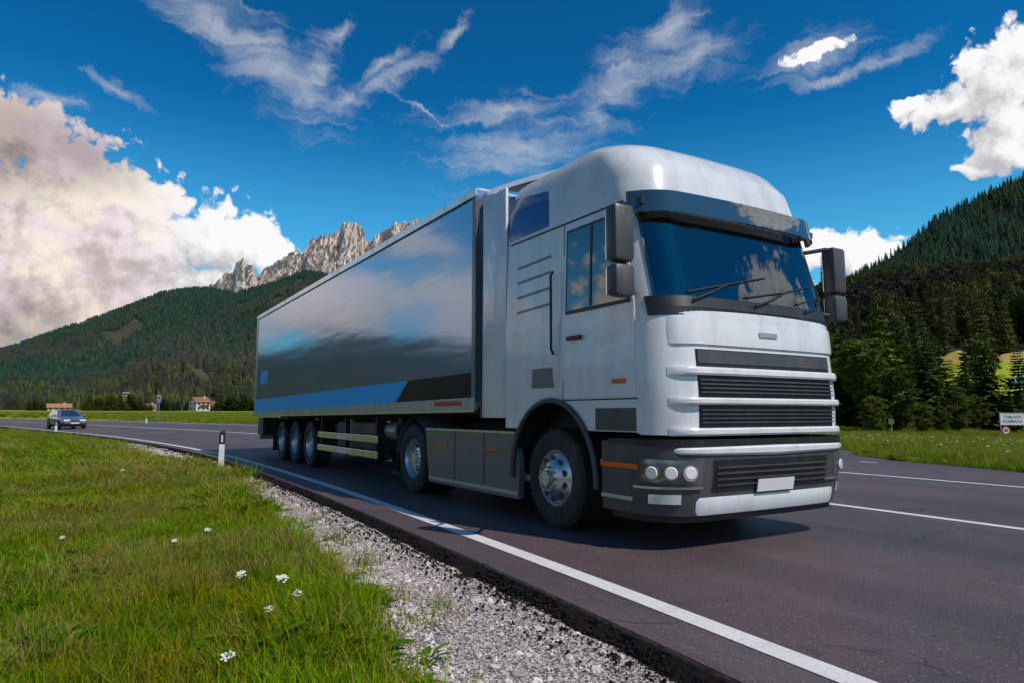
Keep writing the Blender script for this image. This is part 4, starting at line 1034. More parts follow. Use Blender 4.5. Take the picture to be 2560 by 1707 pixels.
# ------------------------------------------------------------------ the truck: local x forward, y from the near side (0) to the far side
def build_truck():
    T = empty('articulated_truck', TRUCK_LOC, TRUCK_RZ, 'white cab-over articulated truck with a long silvery blue-striped box trailer driving on the near lane', 'truck')
    YC = 1.25; XB = 0.72; XW = 1.63
    ztab = [.25, .60, .95, 1.30, 2.00, 2.10, 3.00, 3.15, 3.45, 3.70, 3.82]
    xtab = [3.20, 3.27, 3.30, 3.31, 3.25, 3.22, 2.97, 2.95, 2.87, 2.68, 2.42]
    htab = [1.20, 1.24, 1.245, 1.245, 1.245, 1.24, 1.21, 1.205, 1.175, 1.11, 1.03]
    rtab = [.34, .36, .38, .38, .38, .38, .34, .34, .36, .38, .40]
    xf = lambda z: float(np.interp(z, ztab, xtab)); hw = lambda z: float(np.interp(z, ztab, htab)); rc = lambda z: float(np.interp(z, ztab, rtab))
    def P(z, k, off=0.0):
        X = xf(z); H = hw(z); r = rc(z)
        far = k > 2.5
        if far: k = 5 - k
        if k <= 1: x = XB + (X - r - XB) * k; y = H + off
        elif k <= 2:
            t = (k - 1) * PI / 2; x = X - r + (r + off) * math.sin(t); y = H - r + (r + off) * math.cos(t)
        else:
            y = (H - r) * (1 - (k - 2) / .5); x = X + off
        x += 0.07 * (1 - (min(1.0, y / H))**2) * (1 if k > 1 else 0) * (0.6 if z < 2 else 1.0)
        return (x, YC + (y if far else -y), z)
    def patch(name, z0, z1, k0, k1, off, mat, parent, nz=5, nk=24, thick=0.012, smooth=25, taper=0.0):
        """panel hugging the cab skin; z0/z1 may be functions of k"""
        f0 = z0 if callable(z0) else (lambda k: z0); f1 = z1 if callable(z1) else (lambda k: z1)
        ks = np.linspace(k0, k1, nk); b = MB()
        tp = lambda k: 1.0 if taper <= 0 else min(1.0, max(0.02, (k - k0) / taper, .02)) * min(1.0, max(.02, (k1 - k) / taper))
        A = [[P(f0(k) + (f1(k) - f0(k)) * j / (nz - 1), k, .003 + (off - .003) * (math.sin(tp(k) * PI / 2)) * (1.0 if taper <= 0 or 0 < j < nz - 1 else .75)) for k in ks] for j in range(nz)]
        B = [[P(f0(k) + (f1(k) - f0(k)) * j / (nz - 1), k, off - thick) for k in ks] for j in range(nz)]
        b.grid(A); b.grid(B)
        ring = [A[0][i] for i in range(nk)] + [A[j][-1] for j in range(1, nz)] + [A[-1][i] for i in range(nk - 2, -1, -1)] + [A[j][0] for j in range(nz - 2, 0, -1)]
        rin = [B[0][i] for i in range(nk)] + [B[j][-1] for j in range(1, nz)] + [B[-1][i] for i in range(nk - 2, -1, -1)] + [B[j][0] for j in range(nz - 2, 0, -1)]
        b.grid([ring + ring[:1], rin + rin[:1]])
        return b.build(name, mat, parent, smooth=smooth)
    def side(name, poly, off, mat, parent, both=False, thick=0.012, zs=None, far=False):
        """flat-ish panel on the cab side, polygon in (x, z)"""
        n = len(poly); b = MB()
        for sg in ((-1, 1) if both else ((1,) if far else (-1,))):
            o_ = [(x, YC + sg * (hw(z) + off), z) for x, z in poly]; i_ = [(x, YC + sg * (hw(z) + off - thick), z) for x, z in poly]
            b.add(o_ + i_, [tuple(range(n)), tuple(range(n, 2 * n))[::-1]] + [(i, i + n, (i + 1) % n + n, (i + 1) % n) for i in range(n)])
        return b.build(name, mat, parent)
    # --- shell
    ks = np.concatenate([np.linspace(0, 1, 34), np.linspace(1, 2, 12)[1:], np.linspace(2, 3, 16)[1:], np.linspace(3, 4, 12)[1:], np.linspace(4, 5, 34)[1:]])
    def zb(k):
        x = P(1.0, k)[0]; kk = k if k < 2.5 else 5 - k
        b = 0.97 + (0.0 if kk > 1 else 0.02)
        d = abs(x - XW)
        if d < .74 and kk <= 1: b = max(b, .5 + math.sqrt(.74**2 - d * d) * 1.05)
        return b
    m = MB(); rows = []
    for j in range(9): rows.append([P(zb(k) + (2.0 - zb(k)) * j / 8, k) for k in ks])
    for z in (2.1, 2.17, 2.3, 2.55, 2.8, 2.95, 3.0, 3.08, 3.15, 3.25, 3.35, 3.45, 3.55, 3.65, 3.72, 3.78, 3.82): rows.append([P(z, k) for k in ks])
    nk_ = len(ks); base_ = len(m.v); m.v += [p for r_ in rows for p in r_]
    for j in range(len(rows) - 1):
        for i in range(nk_ - 1):
            if 2.16 < rows[j][i][2] and rows[j + 1][i][2] < 2.96 and 1.43 < ks[i] and ks[i + 1] < 3.57: continue
            m.f.append((base_ + j * nk_ + i, base_ + j * nk_ + i + 1, base_ + (j + 1) * nk_ + i + 1, base_ + (j + 1) * nk_ + i)); m.mi.append(0)
    top = rows[-1]; cx = 1.4
    m.grid([top] + [[((x - cx) * s + cx, (y - YC) * s + YC, 3.82 + .035 * (1 - s * s)) for x, y, z in top] for s in (.8, .5, .2, .02)])
    m.grid([[r[-1] for r in rows], [r[0] for r in rows]])
    cab = m.build('cab', M['white'], T, smooth=30)
    # wheel-arch liner
    for sg in (-1, 1):
        lin = MB(); pr = []
        for t in np.linspace(0.02, PI - .02, 24): pr.append((XW + .73 * math.cos(t), .5 + .76 * math.sin(t)))
        lin.grid([[(x, YC + sg * 1.236, z) for x, z in pr], [(x, YC + sg * .75, z) for x, z in pr]]); lin.grid([[(x, YC + sg * .75, z) for x, z in pr], [(x, YC + sg * .75, .4) for x, z in pr]])
        lin.build('wheel_arch', M['black'], T)
        lip = MB(); q = []
        for t in np.linspace(-.05, PI + .05, 28): q.append((XW + .745 * math.cos(t), YC + sg * 1.262, .5 + .785 * math.sin(t)))
        lip.tube(q, .028, 8); lip.build('arch_lip', M['dgrey'], T)
    # engine bay / floor block so nothing is see-through
    MB().box(.8, 3.0, .35, 2.15, .55, 1.25, .03).build('engine_block', M['chassis'], T)
    # windows
    win = patch('windscreen', 2.16, 2.96, 1.42, 3.58, .012, M['clearglass'], cab, nz=8, nk=40)
    li = MB(); x0, x1, y0, y1, z0, z1 = .80, 2.86, .10, 2.40, 1.75, 3.12
    li.add([(x, y, z) for x in (x0, x1) for y in (y0, y1) for z in (z0, z1)], [(0, 1, 3, 2), (0, 4, 5, 1), (2, 3, 7, 6), (0, 2, 6, 4), (1, 5, 7, 3)]); li.build('cab_lining', M['lining'], cab)
    MB().box(2.66, 3.02, .18, 2.32, 1.86, 2.20, .06).box(2.62, 2.84, .35, 1.0, 2.18, 2.29, .04).build('dashboard', M['dgrey'], cab, smooth=40)
    for yy in (.62, 1.88):
        MB().box(1.75, 2.25, yy - .25, yy + .25, 1.86, 2.02, .05).box(1.66, 1.82, yy - .25, yy + .25, 1.95, 2.66, .06).box(1.68, 1.80, yy - .14, yy + .14, 2.68, 2.88, .04).build('seat', M['seat'], cab, smooth=40)
    sw = MB(); ring = [(2.52 + .10 * math.sin(t), .62 + .23 * math.cos(t), 2.28 + .20 * math.sin(t)) for t in np.linspace(0, 2 * PI, 28)]
    sw.tube(ring, .018, 8); sw.tube([(2.52, .42, 2.28), (2.52, .82, 2.28)], .02, 6); sw.tube([(2.52, .62, 2.28), (2.72, .62, 2.15)], .03, 6); sw.build('steering_wheel', M['black'], cab, smooth=40)
    patch('windscreen_surround', 2.06, 2.16, 1.3, 3.7, .010, M['black'], cab, nz=2, nk=40)
    for k0 in (1.95, 2.42, 2.85):
        MB().tube([P(2.12, k0, .035), P(2.20, k0 + .16, .035), P(2.30, k0 + .30, .03)], .011, 6).tube([P(2.19, k0 - .06, .026), P(2.30, k0 + .30, .026), P(2.42, k0 + .62, .026)], .009, 6).build('wiper', M['black'], cab)
    patch('sun_visor', lambda k: 2.93, lambda k: 3.13, 1.35, 3.65, .13, M['glass'], cab, nz=3, nk=36, thick=.03)
    for sg in (-1, 1): MB().box(2.75, 3.0, YC + sg * 1.19 - .02, YC + sg * 1.19 + .02, 3.0, 3.06).build('visor_bracket', M['black'], cab)
    fr = False
    for far in (False, True):
        door = side('door', [(1.86, 1.30), (2.92, 1.30), (2.92, 2.12), (2.86, 2.42), (2.72, 3.04), (1.86, 3.04)], .010, M['white'], T, far=far)
        side('side_window', [(1.93, 2.16), (2.84, 2.16), (2.80, 2.42), (2.66, 2.96), (1.93, 2.96)], .020, M['glass'], door, far=far)
        side('window_seal', [(1.90, 2.13), (2.87, 2.13), (2.82, 2.44), (2.68, 2.99), (1.90, 2.99)], .015, M['black'], door, far=far)
        side('quarter_glass', [(2.30, 2.17), (2.33, 2.17), (2.33, 2.95), (2.30, 2.95)], .026, M['black'], door, far=far)
        side('door_seam', [(1.835, 1.28), (1.85, 1.28), (1.85, 3.06), (1.835, 3.06)], .004, M['black'], cab, far=far)
        side('door_seam', [(1.85, 1.275), (2.94, 1.275), (2.94, 1.287), (1.85, 1.287)], .004, M['black'], cab, far=far)
        side('sleeper_panel', [(.80, 1.45), (1.78, 1.45), (1.78, 2.05), (.80, 2.05)], .007, M['white'], cab, far=far)
        side('panel_seam', [(.78, 3.07), (2.75, 3.07), (2.75, 3.09), (.78, 3.09)], .004, M['black'], cab, far=far)
        for zz in (2.25, 2.42, 2.59, 2.76):
            side('trim_line', [(.95, zz), (1.60, zz + .02), (1.60, zz + .045), (.95, zz + .025)], .006, M['skirt'], cab, far=far)
        sy = YC + (1 if far else -1) * 1.27
        MB().box(1.95, 2.17, sy - .02, sy + .02, 1.86, 1.90, .008).build('door_handle', M['black'], door)
        side('side_vent', [(1.28, 1.42), (1.68, 1.42), (1.66, 1.62), (1.30, 1.62)], .014, M['skirt'], cab, far=far)
        side('side_marker', [(2.62, 1.42), (2.80, 1.42), (2.80, 1.46), (2.62, 1.46)], .02, M['orange'], cab, far=far)
        ys_ = YC + (1 if far else -1) * 1.275
        MB().tube([(1.72, ys_ - (0 if far else .0), 1.75), (1.72, ys_ + (.03 if far else -.03), 1.80), (1.72, ys_ + (.03 if far else -.03), 2.55), (1.72, ys_, 2.60)], .014, 8).build('grab_handle', M['black'], cab)
        side('step_well', [(2.36, 1.00), (2.92, 1.00), (2.92, 1.20), (2.36, 1.20)], .006, M['dgrey'], cab, far=far)
        # navy logo blade on the high roof side
        patch('livery_patch', 3.13, lambda k: 3.66 - .25 * (k if k < 2.5 else 5 - k), *((4.56, 4.99) if far else (.01, .44)), .006, M['navy'], cab, nz=10, nk=14, thick=.006)
        # mirrors
        s = 1 if far else -1
        arm = MB(); arm.tube([(2.80, YC + s * 1.18, 2.86), (3.02, YC + s * 1.40, 2.90), (3.04, YC + s * 1.48, 2.88)], .022, 8); arm.tube([(2.86, YC + s * 1.20, 2.22), (3.04, YC + s * 1.40, 2.18), (3.04, YC + s * 1.47, 2.2)], .022, 8)
        mi = arm.build('mirror', M['dgrey'], T)
        for z0, z1 in ((2.42, 2.92), (2.12, 2.40)):
            MB().box(2.97, 3.12, YC + s * 1.50 - .11, YC + s * 1.50 + .11, z0, z1, .045).build('mirror_housing', M['dgrey'], mi, smooth=40)
            MB().box(2.960, 2.968, YC + s * 1.50 - .09, YC + s * 1.50 + .09, z0 + .03, z1 - .03).build('mirror_glass', M['chrome'], mi)
        # cab side air deflectors closing the gap to the trailer
        side_d = MB(); sy0 = YC + s * 1.235
        side_d.box(.14, .70, min(sy0, sy0 - s * .04), max(sy0, sy0 - s * .04), 1.10, 3.80, .012); side_d.build('side_deflector', M['white_f'], T, smooth=30)
        side('deflector_livery', [(.16, 2.95), (.68, 3.10), (.68, 3.72), (.16, 3.72)], .004, M['navy'], T, far=far)
        side('deflector_edge', [(.10, 1.10), (.135, 1.10), (.135, 3.80), (.10, 3.80)], -.002, M['black'], T, far=far)
        # steps ahead of the wheel and behind
        for zz in (.42, .72):
            MB().box(2.44, 2.86, min(YC + s * 1.10, YC + s * 1.262), max(YC + s * 1.10, YC + s * 1.262), zz - .02, zz + .02, .008).build('step', M['alu'], T)
    # roof deflector
    d = MB(); A = []
    for t in np.linspace(0, 1, 9):
        x = 2.05 - 1.95 * t; z = 3.84 + .16 * math.sin(t * PI / 2); w = .80 + .36 * t
        A.append([(x, YC - w, z - .10 - .02 * t), (x, YC - w * .93, z - .02), (x, YC - w * .4, z + .01), (x, YC + w * .4, z + .01), (x, YC + w * .93, z - .02), (x, YC + w, z - .10 - .02 * t)])
    d.grid(A); d.build('roof_deflector', M['white_f'], T, smooth=30)
    # --- grille
    gr = patch('grille', 1.03, 1.70, 1.93, 3.07, .006, M['black'], T, nz=4, nk=26)
    patch('upper_grille', 1.58, 1.69, 1.95, 3.05, .014, M['dgrey'], gr, nz=2)
    for z0 in (1.07, 1.105, 1.14, 1.175, 1.325, 1.36, 1.395, 1.43): patch('grille_slat', z0, z0 + .012, 1.95, 3.05, .028, M['dgrey'], gr, nz=2, thick=.02)
    for z0, z1 in ((1.475, 1.545), (1.225, 1.285), (.965, 1.030)): patch('grille_bar', z0, z1, 1.50, 3.50, .050, M['white'], cab, nz=5, nk=60, thick=.05, taper=.42)
    patch('front_panel', 1.74, 1.97, 1.55, 3.45, .022, M['white'], cab, nz=5, nk=50, thick=.02, taper=.15)
    patch('front_gap', 1.985, 2.065, 1.3, 3.7, .009, M['black'], cab, nz=2, nk=40)
    patch('badge', 1.83, 1.875, 2.43, 2.57, .034, M['galv'], cab, nz=2, nk=6)
    # --- bumper
    bp = patch('bumper', .30, .91, .80, 4.20, .03, M['dgrey'], T, nz=8, nk=60, thick=.06)
    patch('bumper_upper_trim', lambda k: .79 + .03 * abs(k - 2.5), lambda k: .875 - .01 * abs(k - 2.5), 1.45, 3.55, .055, M['white'], bp, nz=5, nk=50, thick=.03, taper=.35)
    patch('bumper_gap', .885, .935, .85, 4.15, .040, M['black'], bp, nz=2, nk=50)
    for a, b_ in ((1.10, 1.98), (3.02, 3.90)):
        h = patch('headlight', lambda k: .545 + .03 * abs(k - 2.5), lambda k: .745 + .02 * abs(k - 2.5), a, b_, .045, M['lamphouse'], T, nz=4, nk=20, taper=.08)
        for q_ in (.14, .38, .62):
            c = P(.66, a + q_ + .06 if a < 2.5 else b_ - q_ - .06, .052); c2 = P(.66, a + q_ + .06 if a < 2.5 else b_ - q_ - .06, .02)
            d_ = (Vector(c) - Vector(c2)).normalized(); cc_ = Vector(c)
            MB().cyl(cc_ - d_ * .02, cc_ + d_ * .004, .062, .066, 24).build('lamp_bezel', M['chrome'], h)
            MB().cyl(cc_ + d_ * .004, cc_ + d_ * .012, .054, .045, 24).build('lamp_lens', M['lampglass'], h)
        kk = a - .30 if a < 2.5 else b_ + .02
        patch('indicator', .68, .725, kk, kk + .28, .045, M['orange'], bp, nz=2, nk=8)
        patch('fog_lamp', .40, .48, a + .15, b_ - .3, .045, M['lampglass'], bp, nz=2, nk=8)
        patch('chrome_strip', .525, .545, a - .1, b_, .048, M['alu'], bp, nz=2, nk=12)
    patch('lower_grille', .50, .76, 2.06, 2.94, .038, M['black'], bp, nz=2, nk=20)
    for z0 in (.54, .59, .64, .69): patch('lower_slat', z0, z0 + .014, 2.08, 2.92, .052, M['dgrey'], bp, nz=2, nk=20, thick=.02)
    patch('bumper_lip', .30, .45, 1.80, 3.20, .046, M['white_f'], bp, nz=5, nk=40, thick=.03, taper=.25)
    pl = patch('number_plate', .47, .58, 2.36, 2.64, .062, M['plate'], bp, nz=2, nk=5)
    patch('bumper_splitter', .24, .30, .85, 4.15, .0, M['black'], bp, nz=2, nk=50)
    # --- wheels
    def wheel(x, outer_y, width, s, r=.50, deep=True):
        """s=-1: near side (disc faces -y)"""
        w = empty_part('wheel', T, (x, outer_y, r))
        tp = [(r * .56, .02), (r * .60, .0), (r * .74, -.015), (r * .92, .0), (r * .985, .03), (r, .07), (r, width - .07), (r * .985, width - .03), (r * .9, width), (r * .56, width)]
        t = MB(); t.lathe([(a, h * -s) for a, h in tp], (0, 0, 0), 'y', 48)
        for side_ in (0, 1):
            for i in range(44):
                a = 2 * PI * (i + .5 * side_) / 44; ca, sa = math.cos(a), math.sin(a); ta = .028
                h0, h1 = ((.012, .085) if side_ == 0 else (width - .085, width - .012))
                vs = []
                for rr_ in (r * .975, r * 1.006):
                    for hh_ in (h0, h1):
                        for q_ in (-ta, ta): vs.append((rr_ * math.cos(a + q_), hh_ * -s, rr_ * math.sin(a + q_)))
                t.add(vs, [(0, 1, 3, 2), (4, 6, 7, 5), (0, 4, 5, 1), (2, 3, 7, 6), (0, 2, 6, 4), (1, 5, 7, 3)])
        t.build('tyre', M['rubber'], w, smooth=30)
        g_ = MB()
        for h in (.10, width * .5, width - .10): g_.lathe([(r * 1.003, (h - .008) * -s), (r * 1.003, (h + .008) * -s)], (0, 0, 0), 'y', 48)
        g_.build('tread_groove', M['black'], w)
        rp = [(r * .58, .015), (r * .56, .005), (r * .535, .02), (r * .52, .06), (r * .50, .11 if deep else .03), (r * .42, .135 if deep else .0), (r * .34, .13 if deep else -.03), (r * .30, .08 if deep else -.05), (r * .17, .06 if deep else -.07), (r * .15, .02 if deep else -.12), (.0, .015 if deep else -.125)]
        rm = MB(); rm.lathe([(a, h * -s) for a, h in rp], (0, 0, 0), 'y', 48); rm.build('rim', M['rim'], w, smooth=30)
        nb = MB(); hh = MB()
        for i in range(10):
            a = 2 * PI * i / 10; c = (r * .235 * math.cos(a), r * .235 * math.sin(a)); q = .055 if deep else -.075
            nb.cyl((c[0], q * -s, c[1]), (c[0], (q - .035) * -s, c[1]), .016, n=6)
            a += PI / 10; c = (r * .40 * math.cos(a), r * .40 * math.sin(a)); q = .128 if deep else -.016
            hh.cyl((c[0], q * -s, c[1]), (c[0], (q - .006) * -s, c[1]), .034, n=12)
        nb.build('wheel_nut', M['chrome'], w); hh.build('rim_hole', M['black'], w)
        return w
    def empty_part(name, parent, loc):
        o = bpy.data.objects.new(name, None); COL.objects.link(o); o.parent = parent; o.location = loc; o.empty_display_size = .2; return o
    for s, yo in ((-1, .04), (1, 2.46)):
        wheel(XW, yo, .32, s, .50, False)
        wheel(-2.02, yo, .58, s, .50, True)
        for x in (-7.79, -9.10, -10.41): wheel(x, yo + (.03 if s < 0 else -.03), .38, s, .49, True)
        # drive-axle mudguard
        f = MB(); A = []
        for t in np.linspace(.10, PI - .10, 18): A.append([(-2.02 + .60 * math.cos(t), YC + s * 1.22, .5 + .585 * math.sin(t)), (-2.02 + .60 * math.cos(t), YC + s * .60, .5 + .585 * math.sin(t))])
        f.grid(A); A2 = [[(x * 1.0, y, z + .02) for x, y, z in r_] for r_ in A]; f.grid(A2); f.build('mudguard', M['skirt'], T, smooth=40)
        ya, yb = sorted((YC + s * 1.235, YC + s * 1.17))
        k_ = MB(); k_.prism([(-1.36, .22), (.98, .22), (1.00, .60), (.94, .80), (.86, .955), (-1.50, .955), (-1.44, .6)], ya, yb); sk = k_.build('side_skirt', M['skirt'], T)
        yq = YC + s * 1.24
        for xx in (-.95, .35): MB().box(xx - .17, xx + .17, min(yq, yq + s * .008), max(yq, yq + s * .008), .72, .745).build('skirt_marker', M['orange'], sk)
        MB().box(-1.45, .92, min(yq, yq + s * .006), max(yq, yq + s * .006), .925, .95).build('skirt_edge', M['alu'], sk)
        MB().box(-1.36, .97, min(yq, yq + s * .006), max(yq, yq + s * .006), .26, .30).build('skirt_sill', M['galv'], sk)
        for xx in (-.58, .20): MB().box(xx - .005, xx + .005, min(yq, yq + s * .003), max(yq, yq + s * .003), .31, .92).build('skirt_seam', M['black'], sk)
        # behind the skirt
        MB().box(-1.3, .9, min(YC + s * .55, YC + s * 1.15), max(YC + s * .55, YC + s * 1.15), .35, .92, .06).build('fuel_tank', M['alu'], T)
        MB().box(-3.6, 2.9, YC + s * .42 - .04, YC + s * .42 + .04, .80, 1.04).build('frame_rail', M['chassis'], T)
        MB().box(-2.66, -2.64, min(YC + s * .65, YC + s * 1.2), max(YC + s * .65, YC + s * 1.2), .25, .98).build('mud_flap', M['rubber'], T)
    for x in (XW, -2.02, -7.79, -9.10, -10.41): MB().cyl((x, .2, .5), (x, 2.3, .5), .09, n=12).build('axle', M['chassis'], T)
    MB().box(-2.6, -1.4, .85, 1.65, 1.04, 1.14, .02).build('fifth_wheel', M['chassis'], T)
    MB().cyl((.35, .9, 1.1), (.35, .9, 2.6), .05).build('air_line', M['black'], T)
    # --- trailer
    XR = -13.6
    tb = MB(); zr, zf = 1.18, 1.30
    tb.add([(x, y, z) for x, lo in ((XR, zr), (0.0, zf)) for y in (.02, 2.48) for z in (lo, 3.97)], [(0, 1, 3, 2), (4, 6, 7, 5), (0, 4, 5, 1), (2, 3, 7, 6), (0, 2, 6, 4), (1, 5, 7, 3)])
    body = tb.build('trailer_body', M['panel'], T)
    for s, y in ((-1, 0.0), (1, 2.5)):
        def strp(name, x0, x1, za, zb_, off, mat, par=body, th=.018, sl0=0.0, sl1=0.0):
            """strip along the trailer side; za, zb_ = (z at rear, z at front)"""
            zz = lambda p, x: p[0] + (p[1] - p[0]) * (x - XR) / (-XR)
            y0 = y + s * off; y1 = y0 - s * th
            v = [(x + (sl if p is zb_ else 0), yy, zz(p, x + (sl if p is zb_ else 0))) for x, sl in ((x0, sl0), (x1, sl1)) for yy in (y0, y1) for p in (za, zb_)]
            return MB().add(v, [(0, 1, 3, 2), (4, 6, 7, 5), (0, 4, 5, 1), (2, 3, 7, 6), (0, 2, 6, 4), (1, 5, 7, 3)]).build(name, mat, par)
        nP = 1
        strp('side_panel', XR + .06, -.06, (1.2, 1.3), (3.90, 3.90), -.004, M['panel'])
        strp('blue_stripe', XR + .05, -2.62, (1.21, 1.35), (1.54, 1.66), .002, M['blue'], sl1=.5)
        strp('dark_stripe', -2.615, -.05, (1.21, 1.35), (1.54, 1.66), .001, M['darkgloss'], sl0=.5)
        strp('bottom_rail', XR, 0.0, (1.09, 1.20), (1.21, 1.35), .012, M['railgreen'], th=.05)
        strp('rail_edge', XR, 0.0, (1.06, 1.17), (1.09, 1.20), .020, M['alu'], th=.06)
        strp('top_rail', XR, 0.0, (3.89, 3.89), (3.99, 3.99), .016, M['alu'], th=.05)
        strp('top_rail_groove', XR + .02, -.02, (3.865, 3.865), (3.885, 3.885), .004, M['black'], th=.02)
        strp('red_mark', -1.15, -.35, (1.25, 1.25), (1.31, 1.31), .016, M['red'], th=.004)
        strp('livery_patch', -12.9, -12.0, (1.98, 1.98), (2.34, 2.34), .001, M['blue'], th=.006)
        strp('front_post', -.09, 0.0, (1.30, 1.30), (3.90, 3.90), .010, M['skirt'], th=.04)
        strp('rear_post', XR, XR + .09, (1.20, 1.20), (3.90, 3.90), .010, M['alu'], th=.04)
        for xx in (-2.9, -4.75, -7.0, -9.7, -12.3): strp('side_lamp', xx - .07, xx + .07, (1.035, 1.00), (1.06, 1.03), .0, M['orange'], par=T, th=.03)
        for z0, z1 in ((.40, .52), (.66, .78)):
            ya, yb = sorted((YC + s * 1.21, YC + s * 1.18)); gd = MB().box(-7.05, -3.5, ya, yb, z0, z1, .008).build('side_guard', M['alu'], T)
            yy = YC + s * 1.212; MB().box(-5.7, -5.1, min(yy, yy + s * .004), max(yy, yy + s * .004), z0 + .02, z1 - .03).build('reflective_tape', M['plate'], gd)
        for xx in (-6.9, -5.3, -3.65): MB().box(xx - .03, xx + .03, min(YC + s * 1.10, YC + s * 1.178), max(YC + s * 1.10, YC + s * 1.178), .36, 1.08).build('guard_bracket', M['chassis'], T)
        lg = MB(); yl = YC + s * .85; lg.box(-3.32, -3.14, yl - .08, yl + .08, .42, 1.10, .01); lg.box(-3.30, -3.16, yl - .06, yl + .06, .22, .42); lg.box(-3.42, -3.04, yl - .13, yl + .13, .18, .22)
        lg.build('landing_leg', M['chassis'], T)
        MB().box(-13.2, -2.6, YC + s * .55 - .06, YC + s * .55 + .06, .92, 1.13).build('trailer_rail', M['chassis'], T)
        MB().box(-13.25, -12.6, min(YC + s * .75, YC + s * 1.2), max(YC + s * .75, YC + s * 1.2), .56, 1.04, .02).build('rear_box', M['black'], T)
        MB().box(-8.5 - 2.75, -8.5 - 2.73, min(YC + s * .75, YC + s * 1.2), max(YC + s * .75, YC + s * 1.2), .2, 1.0).build('mud_flap', M['rubber'], T)
        fd = MB()
        for xw in (-7.79, -9.10, -10.41):
            A = [[(xw + .56 * math.cos(t), YC + s * 1.2, .49 + .54 * math.sin(t)), (xw + .56 * math.cos(t), YC + s * .75, .49 + .54 * math.sin(t))] for t in np.linspace(.5, PI - .5, 12)]; fd.grid(A)
        fd.build('wheel_fender', M['black'], T)
    MB().box(-6.4, -4.2, .25, .85, .48, 1.0, .05).build('pallet_box', M['dgrey'], T)
    MB().cyl((-4.1, .55, .85), (-3.6, .55, .85), .16, n=18).build('air_tank', M['galv'], T)
    MB().box(-13.55, -13.45, .15, 2.35, .42, .58, .01).build('underrun_bar', M['alu'], T)
    for yy in (.1, 1.25): MB().box(XR - .03, XR - .005, yy + .02, yy + 1.12, 1.25, 3.85, .01).build('rear_door', M['panel'], T)
    for yy in (.35, 2.15): MB().box(-13.62, -13.58, yy - .2, yy + .2, .8, .95, .01).build('tail_lamp', M['red'], T)
    # refrigeration-free plain front wall cap, roof edge
    MB().box(XR, 0, .03, 2.47, 3.972, 3.998).build('trailer_roof', M['white_f'], T)
    return T
TRUCK_LOC = (-0.45, 8.42, 0.0); TRUCK_RZ = math.atan2(-.854, .52)
build_truck()

